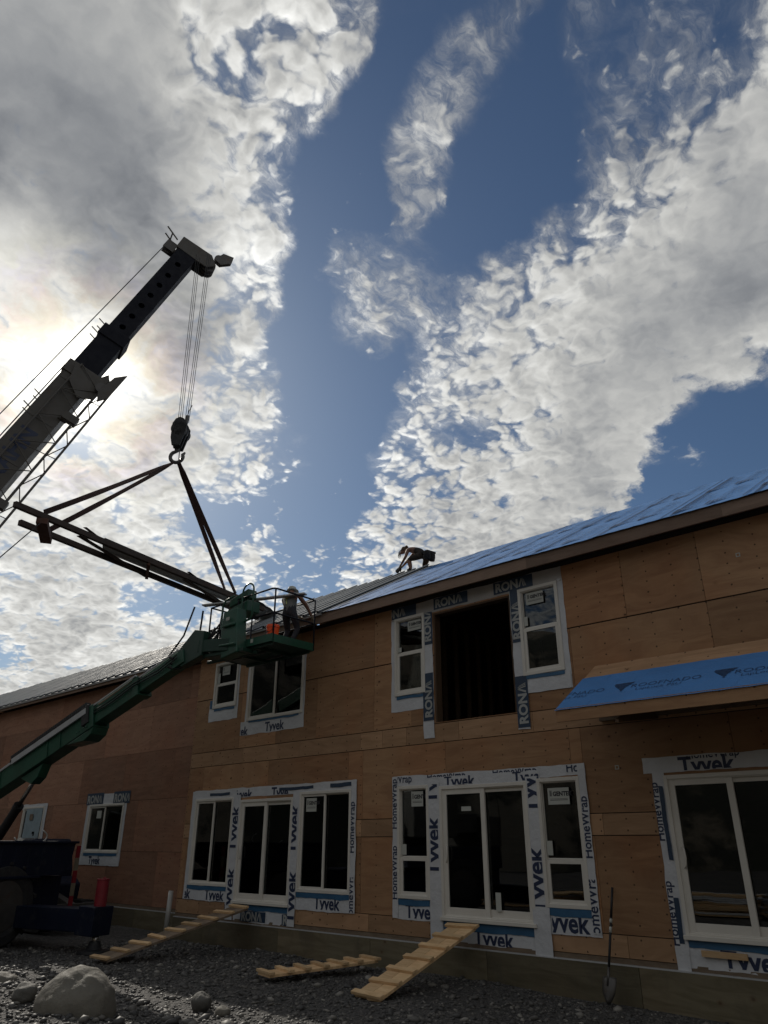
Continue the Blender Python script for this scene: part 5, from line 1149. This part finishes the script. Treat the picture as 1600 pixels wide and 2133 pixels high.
# control console on its column
mb = MB(); cx0, cx1 = -12.86, -12.16; yk = by0 - .02
mb.prism([(cx0, yk, bz + .72), (cx1, yk, bz + .78), (cx1, yk, bz + 1.02), (cx0, yk, bz + .92)], (0, .32, 0)); mb.prism([(cx0 + .02, yk + .02, bz + .98), (cx1 - .06, yk + .02, bz + 1.09), (cx1 - .06, yk + .02, bz + 1.28), (cx0 + .02, yk + .02, bz + 1.15)], (0, .24, 0)); ck = mb.build('control_console', G_, LF, bevel=.015)
mb = MB(); mb.tube((cx1 - .20, yk + .1, bz + 1.02), (cx1 - .20, yk + .1, bz + 1.10), .010, 6); mb.lathe([(.01, 0), (.025, .01), (.025, .035), (.01, .045)], (cx1 - .20, yk + .1, bz + 1.09), (0, 0, 1), 10); mb.build('joystick', M['black'], ck)
mb = MB()
for x0, x1, zb in ((cx1 - .16, cx1 + .26, bz + .52), (cx0 - .16, cx0 + .18, bz + .42)):
    mb.path([(x0, yk - .05, zb), (x0 - .02, yk - .05, zb + .35)] + [(x0 + (x1 - x0) * (.5 - .5 * math.cos(a)), yk - .05, bz + 1.16 + .22 * math.sin(a)) for a in np.linspace(0, math.pi, 9)] + [(x1, yk - .05, bz + .6), (x1 - .08, yk - .05, bz + .50), (x0 + .08, yk - .05, zb - .04)], .020, 8, closed=True)
mb.build('console_guard', G_, ck, smooth=True) if False else None
mb = MB(); x0, x1 = cx1 - .15, cx1 + .22
mb.path([(x0, yk - .04, bz + .60), (x0, yk - .04, bz + 1.16)] + [(x0 + (x1 - x0) * (.5 - .5 * math.cos(a)), yk - .04, bz + 1.18 + .17 * math.sin(a)) for a in np.linspace(0, math.pi, 9)] + [(x1, yk - .04, bz + .62), (x1 - .06, yk - .04, bz + .55), (x0 + .06, yk - .04, bz + .52)], .020, 8, closed=True)
x0, x1 = cx0 - .12, cx0 + .25; mb.path([(x1 + .25, yk - .04, bz + .40), (x0 + .10, yk - .04, bz + .42), (x0, yk - .04, bz + .52), (x0, yk - .04, bz + 1.02), (x0 + .08, yk - .04, bz + 1.14), (x1, yk - .04, bz + 1.18)], .020, 8); mb.build('console_guard', G_, LF, smooth=True)
mb = MB(); mb.prism([(-12.66, yk + .02, bz + .78), (-12.20, yk + .02, bz + .80), (-12.16, yk + .02, bz + .30), (-12.10, yk + .02, bz - .15), (-12.62, yk + .02, bz - .22), (-12.70, yk + .02, bz + .30)], (0, -.26, 0))
mb.beam((-12.62, yk - .27, bz + .45), (-12.2, yk - .27, bz + .45), .05, .06); mb.beam((-12.66, yk - .28, bz + .05), (-12.12, yk - .28, bz + .02), .04, .05); mb.build('basket_column', G_, LF, bevel=.02)
mb = MB(); mb.prism([lp(-13.95, -.1, .20), lp(-13.35, -.1, .42), lp(-13.05, -.1, .25), lp(-13.2, -.1, -.25), lp(-13.9, -.1, -.20)], ln * .2); mb.beam(lp(-13.3, 0, .0), Vector((-12.4, by0 - .16, bz + .05)), .22, .26); mb.beam(Vector((-13.2, by0 - .16, bz - .08)), Vector((-12.0, by0 - .05, bz - .10)), .3, .08); mb.tube((-13.6, by0 + .12, bz - .09), (-11.9, by0 + .12, bz - .12), .04, 10); mb.build('basket_pivot', M['dkgreen'], LF, bevel=.01)
mb = MB()
for k in range(6):
    a = random.uniform; p = [lp(-14.3 + a(0, .2), .15, .15 - .05 * k)]; p += [Vector((-13.7 + a(-.1, .1), by0 - .22, bz - .10 - .06 * k + a(0, .1))), Vector((-13.2 + a(-.1, .1), by0 - .27, bz + .15 + a(-.1, .2))), Vector((-12.85 + a(-.08, .08), by0 - .25, bz + .45 + a(-.2, .1)))]
    pts = [p[0] * (1 - t) ** 3 + p[1] * 3 * t * (1 - t) ** 2 + p[2] * 3 * t * t * (1 - t) + p[3] * t ** 3 for t in np.linspace(0, 1, 12)]; mb.path(pts, .020, 6)
mb.build('hydraulic_hose', M['black'], LF, smooth=True)
mb = MB(); mb.path([lp(-14.35, .1, .2), Vector((-14.0, 8.85, 6.1)), Vector((-13.85, 8.95, 6.75))], .022, 6); mb.tube((bx0 + .16, by0 + .1, bz + .2), (bx0 + .30, by0 + .1, zt - .05), .02, 6); mb.build('upright_hose', M['black'], LF, smooth=True)
mb = MB(); mb.beam((-13.62, 9.02, zt + .05), (-11.30, 9.98, zt + .06), .14, .03); tag(mb.build('metal_trim', M['trim'], bevel=.003), 'long flat metal trim strip laid across the rails of the green lift basket', 'metal trim')
B_ = thing('bucket', 'orange plastic bucket standing on the floor of the green lift basket', 'bucket', (-11.02 - .42, 9.30, bz + .036))
mb = MB(); bc = Vector((-11.49, 9.31, bz + .036)); mb.lathe([(.105, 0), (.128, .27), (.138, .27), (.138, .30), (.132, .30), (.131, .33), (.118, .33), (.098, .02)], bc, (0, 0, 1), 26); mb.build('bucket_body', M['orange'], B_, smooth=False)
mb = MB(); mb.path([bc + Vector((.139 * math.cos(a), -.05 - .10 * abs(math.sin(a)), .29 - .14 * math.sin(a))) for a in np.linspace(0, math.pi, 12)], .004, 6); mb.box(bc.x - .02, bc.x + .02, bc.y - .137, bc.y - .133, bc.z + .17, bc.z + .19); mb.build('handle', M['black'], B_)

# ------------------------------------------------------------------ compact excavator behind the crane
EX = thing('compact_excavator', 'small dark tracked machine with rounded cab parked against the wall behind the crane', 'excavator', (-20.6, 9.7, 0))
def ex(x, y, z): return Vector((-20.6 + x, 9.45 + y, z))
for y in (-.45, .55):
    mb = MB(); pts = []
    for a in np.linspace(-math.pi / 2, math.pi / 2, 10): pts.append((.75 + .30 * math.cos(a) * .9, .31 + .30 * math.sin(a)))
    for a in np.linspace(math.pi / 2, 3 * math.pi / 2, 10): pts.append((-.75 + .30 * math.cos(a) * .9, .31 + .30 * math.sin(a)))
    mb.prism([ex(x + .9, y, z + .02) for x, z in pts], (0, .3, 0))
    for k in range(26):
        x = -.6 + 1.5 * k / 25; mb.box(*(lambda p: (p.x + .75, p.x + .78, p.y - .01, p.y + .31, .62, .655))(ex(x, y, 0)))
    mb.build('track', M['black'], EX)
mb = MB(); mb.prism([ex(-.45, -.3, .62), ex(1.0, -.3, .62), ex(1.05, -.3, 1.0), ex(.75, -.3, 1.15), ex(-.45, -.3, 1.2)], (0, 1.1, 0)); mb.build('engine_body', M['navy'], EX, bevel=.05)
mb = MB(); mb.prism([ex(-.5, -.25, .7), ex(.62, -.25, .7), ex(.62, -.25, 1.3), ex(.42, -.25, 1.9), ex(.25, -.25, 2.02), ex(-.4, -.25, 2.02), ex(-.5, -.25, 1.9)], (0, 1.0, 0)); mb.build('cab', M['navy'], EX, bevel=.06)
mb = MB(); mb.path([ex(.62, -.28, .9), ex(.60, -.28, 1.35), ex(.42, -.28, 1.84), ex(.28, -.28, 1.93), ex(-.3, -.28, 1.93), ex(-.42, -.28, 1.84)], .02, 8); mb.path([ex(.75, -.3, 1.75), ex(.80, -.3, 1.45), ex(.78, -.3, 1.2), ex(.98, -.3, .95), ex(.95, -.3, .7)], .022, 8); mb.build('grab_rail', M['steel'], EX, smooth=True)
mb = MB(); mb.lathe([(.01, 0), (.05, .02), (.06, .06), (.02, .09)], ex(.68, -.33, 1.45), (0, -1, 0), 14); mb.build('work_lamp', M['chrome'], EX)
mb = MB(); mb.beam(ex(.9, .2, .75), ex(2.1, .1, .55), .18, .14); mb.box(-18.6, -18.45, 9.1, 10.3, .15, .62); mb.build('dozer_blade', M['steel'], EX)

# small fittings that break up the machine surfaces
for f in np.linspace(.02, .64, 9): mb = MB(); mb.beam(bp_(f, .283, 0), bp_(f + .004, .283, 0), .60, .012, bn); mb.build('boom_stiffener', M['cranegrey'], BS)
mb = MB()
for x in (-23.2, -21.6, -19.2, -18.6): mb.beam(lp(x, .205, -.02), lp(x + .05, .205, -.02), .012, .46, lt)
for x in (-17.75, -17.65, -17.45, -17.35):
    for t_ in (-.2, .2): mb.lathe([(.022, 0), (.022, .018), (.012, .022)], lp(x, .232, t_), ln, 8)
mb.build('boom_rib', G_, lbs)
mb = MB()
for n_, r in ((-.06, .014), (.0, .014)): mb.path([lp(-23.4, .1 + n_ * .3, .32 + n_), lp(-21.2, .1 + n_ * .3, .33 + n_)], r, 6); mb.path([lp(-17.2, .19, .12 + n_), lp(-16.4, .20, .06 + n_), lp(-15.5, .19, .10 + n_), lp(-14.6, .17, .02 + n_), lp(-13.9, .18, .06 + n_)], r, 6)
mb.build('boom_hose', M['black'], LF, smooth=True)
mb = MB(); mb.box(-12.48, -12.38, by0 - .31, by0 - .295, bz + .55, bz + .62); mb.build('decal', M['paper'], LF)
for x, y in ((bx0 + .3, by0 + .3), (bx0 + 1.1, by0 + .3), (bx0 + 1.1, by0 + .75)): mb = MB(); mb.box(x, x + .5, y, y + .04, bz - .10, bz - .061); mb.build('floor_rib', M['steel'], LF)

# ------------------------------------------------------------------ people
def person(label, J, seg, mats, loc):
    """J: joint -> (position, radius); seg: (joint, joint, material index). One continuous skinned body."""
    names = list(J); idx = {n: i for i, n in enumerate(names)}
    me = bpy.data.meshes.new('body'); me.from_pydata([J[n][0] for n in names], [(idx[a], idx[b]) for a, b, _ in seg], [])
    o = bpy.data.objects.new('tmp', me); COL.objects.link(o); sk = o.modifiers.new('skin', 'SKIN'); sk.use_smooth_shade = True
    ly = me.skin_vertices[0].data
    for n in names: r = J[n][1]; ly[idx[n]].radius = r if isinstance(r, tuple) else (r, r)
    ly[0].use_root = True; sb = o.modifiers.new('sub', 'SUBSURF'); sb.levels = 2; sb.render_levels = 2
    dg = bpy.context.evaluated_depsgraph_get(); out = bpy.data.meshes.new_from_object(o.evaluated_get(dg)); bpy.data.objects.remove(o)
    for m_ in mats: out.materials.append(m_)
    S = [(Vector(J[a][0]), Vector(J[b][0]), k) for a, b, k in seg]
    for p in out.polygons:
        c = p.center; best = min(S, key=lambda s: (c - (s[0] + (s[1] - s[0]) * max(0, min(1, (c - s[0]).dot(s[1] - s[0]) / (s[1] - s[0]).length_squared)))).length); p.material_index = best[2]
    out.shade_smooth(); T = thing('person', label, 'person', loc); put('body', out, T); return T
def fingers(J, seg, hand, wrist, k, curl, spread, side):
    "four fingers and a thumb from the palm of joint `hand`"
    h = Vector(J[hand][0]); d = (h - Vector(J[wrist][0])).normalized(); s = Vector(spread).normalized(); c = Vector(curl).normalized()
    for i, ln in enumerate((.060, .068, .064, .052)):
        a = h + s * (.024 - .016 * i) + d * .028; b = a + d * ln * .55 + c * .006; e = b + d * ln * .22 + c * ln * .55
        for nm, p, r in (('a', a, .0095), ('b', b, .0085), ('c', e, .007)): J[hand + nm + str(i)] = (tuple(p), r)
        seg += [(hand, hand + 'a' + str(i), k), (hand + 'a' + str(i), hand + 'b' + str(i), k), (hand + 'b' + str(i), hand + 'c' + str(i), k)]
    a = h + s * .032 * side; b = a + s * .022 * side + d * .03 + c * .02
    J[hand + 't'] = (tuple(a), .011); J[hand + 'u'] = (tuple(b), .009); seg += [(hand, hand + 't', k), (hand + 't', hand + 'u', k)]
# worker in the basket, seen from behind, leaning towards the eave
J = {'pelvis': ((-11.62, 9.84, 6.42), (.150, .115)), 'belly': ((-11.68, 9.90, 6.56), (.145, .105)), 'chest': ((-11.78, 9.99, 6.74), (.165, .115)), 'collar': ((-11.87, 10.07, 6.86), (.085, .075)),
     'neck': ((-11.93, 10.13, 6.91), .055), 'head': ((-11.99, 10.18, 6.97), (.078, .088)), 'crown': ((-12.02, 10.20, 7.05), (.062, .07)),
     'shR': ((-11.60, 10.02, 6.82), .062), 'elR': ((-11.53, 10.22, 6.60), .043), 'wrR': ((-11.52, 10.37, 6.40), .030), 'haR': ((-11.51, 10.41, 6.34), (.038, .02)),
     'shL': ((-12.03, 9.99, 6.78), .062), 'elL': ((-12.12, 10.20, 6.60), .043), 'wrL': ((-11.95, 10.36, 6.47), .030), 'haL': ((-11.91, 10.40, 6.44), (.038, .02)),
     'hiR': ((-11.50, 9.83, 6.36), .092), 'knR': ((-11.50, 9.98, 6.02), .066), 'anR': ((-11.50, 9.82, 5.72), .048), 'toR': ((-11.50, 9.98, 5.672), (.045, .032)),
     'hiL': ((-11.76, 9.84, 6.36), .092), 'knL': ((-11.86, 10.02, 6.06), .066), 'anL': ((-11.82, 9.86, 5.72), .048), 'toL': ((-11.84, 10.02, 5.672), (.045, .032))}
seg = [('pelvis', 'belly', 1), ('belly', 'chest', 1), ('chest', 'collar', 1), ('collar', 'neck', 0), ('neck', 'head', 0), ('head', 'crown', 3), ('chest', 'shR', 1), ('shR', 'elR', 0), ('elR', 'wrR', 0), ('wrR', 'haR', 4),
       ('chest', 'shL', 1), ('shL', 'elL', 0), ('elL', 'wrL', 0), ('wrL', 'haL', 4), ('pelvis', 'hiR', 2), ('hiR', 'knR', 2), ('knR', 'anR', 2), ('anR', 'toR', 5), ('pelvis', 'hiL', 2), ('hiL', 'knL', 2), ('knL', 'anL', 2), ('anL', 'toL', 5)]
fingers(J, seg, 'haR', 'wrR', 4, (0, .3, -1), (1, 0, 0), -1); fingers(J, seg, 'haL', 'wrL', 4, (0, .3, -1), (1, 0, 0), 1)
PB = person('worker in grey shirt and dark trousers leaning out of the green lift basket', J, seg, [M['skin'], M['shirt'], M['trousers'], M['hair'], M['glove'], M['black']], (-11.65, 9.88, 5.64))
mb = MB(); c = Vector((-12.0, 10.19, 7.03)); mb.lathe([(.098, 0), (.100, .03), (.088, .075), (.055, .10), (.01, .108)], c, (-.12, .18, 1), 20); mb.lathe([(.135, -.004), (.135, .006)], c + Vector((-.01, .03, 0)), (-.12, .18, 1), 20); mb.build('hard_hat', M['paper'], PB, smooth=False)
mb = MB(); mb.path([(-11.86, 9.86, 6.83), (-11.76, 9.845, 6.70), (-11.66, 9.775, 6.56)], .014, 6); mb.path([(-11.70, 9.89, 6.82), (-11.74, 9.85, 6.70), (-11.78, 9.80, 6.56)], .014, 6); mb.build('harness_strap', M['hivis'], PB)
# worker crouching on the ridge, in profile, driving screws
J = {'pelvis': ((-12.66, 15.78, 9.60), (.15, .14)), 'belly': ((-12.83, 15.78, 9.76), (.145, .135)), 'chest': ((-13.06, 15.78, 9.89), (.165, .150)), 'collar': ((-13.28, 15.78, 9.95), (.085, .08)),
     'neck': ((-13.38, 15.78, 9.93), .056), 'head': ((-13.50, 15.78, 9.96), (.09, .082)), 'face': ((-13.60, 15.78, 9.93), (.07, .06)), 'nose': ((-13.665, 15.78, 9.90), (.014, .014)),
     'shR': ((-13.18, 15.59, 9.88), .068), 'elR': ((-13.22, 15.50, 9.61), .046), 'wrR': ((-13.50, 15.60, 9.45), .032), 'haR': ((-13.565, 15.64, 9.43), (.040, .022)),
     'shL': ((-13.24, 15.97, 9.90), .066), 'elL': ((-13.50, 15.96, 9.72), .045), 'wrL': ((-13.62, 15.84, 9.52), .032), 'haL': ((-13.65, 15.80, 9.47), (.040, .022)),
     'hiR': ((-12.76, 15.66, 9.60), .115), 'knR': ((-13.17, 15.60, 9.55), .082), 'anR': ((-13.12, 15.62, 9.27), .055), 'toR': ((-13.26, 15.62, 9.235), (.048, .034)),
     'hiL': ((-12.72, 15.90, 9.58), .112), 'knL': ((-12.92, 15.98, 9.36), .078), 'anL': ((-12.74, 15.99, 9.29), .052), 'toL': ((-12.84, 15.99, 9.22), (.046, .032))}
seg = [('pelvis', 'belly', 1), ('belly', 'chest', 1), ('chest', 'collar', 1), ('collar', 'neck', 0), ('neck', 'head', 0), ('head', 'face', 0), ('face', 'nose', 0), ('chest', 'shR', 0), ('shR', 'elR', 0), ('elR', 'wrR', 0), ('wrR', 'haR', 3),
       ('chest', 'shL', 0), ('shL', 'elL', 0), ('elL', 'wrL', 0), ('wrL', 'haL', 3), ('pelvis', 'hiR', 2), ('hiR', 'knR', 2), ('knR', 'anR', 0), ('anR', 'toR', 4), ('pelvis', 'hiL', 2), ('hiL', 'knL', 2), ('knL', 'anL', 0), ('anL', 'toL', 4)]
fingers(J, seg, 'haR', 'wrR', 3, (-.3, 0, -1), (0, 1, .2), 1); fingers(J, seg, 'haL', 'wrL', 3, (-.3, 0, -1), (0, 1, .2), -1)
PR = person('worker in black vest and shorts crouching on the roof ridge', J, seg, [M['skin'], M['blackcloth'], M['shorts'], M['glove'], M['black']], (-13.0, 15.78, 9.25))
mb = MB(); c = Vector((-13.50, 15.78, 9.99)); mb.lathe([(.098, -.03), (.102, .02), (.088, .07), (.04, .10), (.01, .105)], c, (.30, 0, 1), 20); hr = mb.build('hair', M['hair'], PR, smooth=True)
mb = MB(); mb.lathe([(.01, -.05), (.045, -.035), (.055, 0), (.045, .035), (.01, .05)], (-13.41, 15.78, 10.06), (1, 0, .4), 14); mb.build('hair_bun', M['hair'], PR, smooth=True)
mb = MB()
for k in range(14): a = Vector((-13.60 + random.uniform(-.03, .03), 15.78 + random.uniform(-.07, .07), 10.0)); mb.path([a, a + Vector((-.06, 0, -.06)), a + Vector((-.08 + random.uniform(-.03, .02), 0, -.20 + random.uniform(-.05, .04)))], .004, 4)
mb.build('loose_hair', M['hair'], PR)
mb = MB(); mb.lathe([(.05, 0), (.105, .02), (.11, .12), (.09, .24), (.04, .26)], (-12.50, 15.60, 9.40), (.15, -.1, 1), 14); mb.lathe([(.05, 0), (.10, .02), (.10, .12), (.08, .22), (.04, .24)], (-12.52, 15.82, 9.40), (.2, .1, 1), 14); mb.beam((-12.62, 15.62, 9.66), (-12.56, 15.95, 9.66), .28, .06); mb.build('tool_bag', M['blackcloth'], PR, smooth=False)
PR.location = (-11.70, 14.22, 8.545); PR.scale = (.91, .91, .91)
DR = thing('cordless_drill', 'small black cordless drill in the gloved hands of the worker on the ridge', 'drill', (-13.66, 15.72, 9.33))
mb = MB(); mb.tube((-13.60, 15.72, 9.50), (-13.60, 15.72, 9.36), .030, 12); mb.tube((-13.60, 15.72, 9.36), (-13.60, 15.72, 9.31), .018, 10); mb.tube((-13.60, 15.72, 9.31), (-13.575, 15.72, 9.275), .006, 6); mb.build('drill_body', M['black'], DR)
mb = MB(); mb.beam((-13.60, 15.72, 9.48), (-13.70, 15.72, 9.40), .04, .045, (0, 0, 1)); mb.beam((-13.66, 15.72, 9.40), (-13.76, 15.72, 9.33), .075, .09, (0, 0, 1)); mb.build('battery_grip', M['black'], DR, bevel=.004)

DR.location = (-12.30, 14.165, 8.618); DR.scale = (.91, .91, .91)
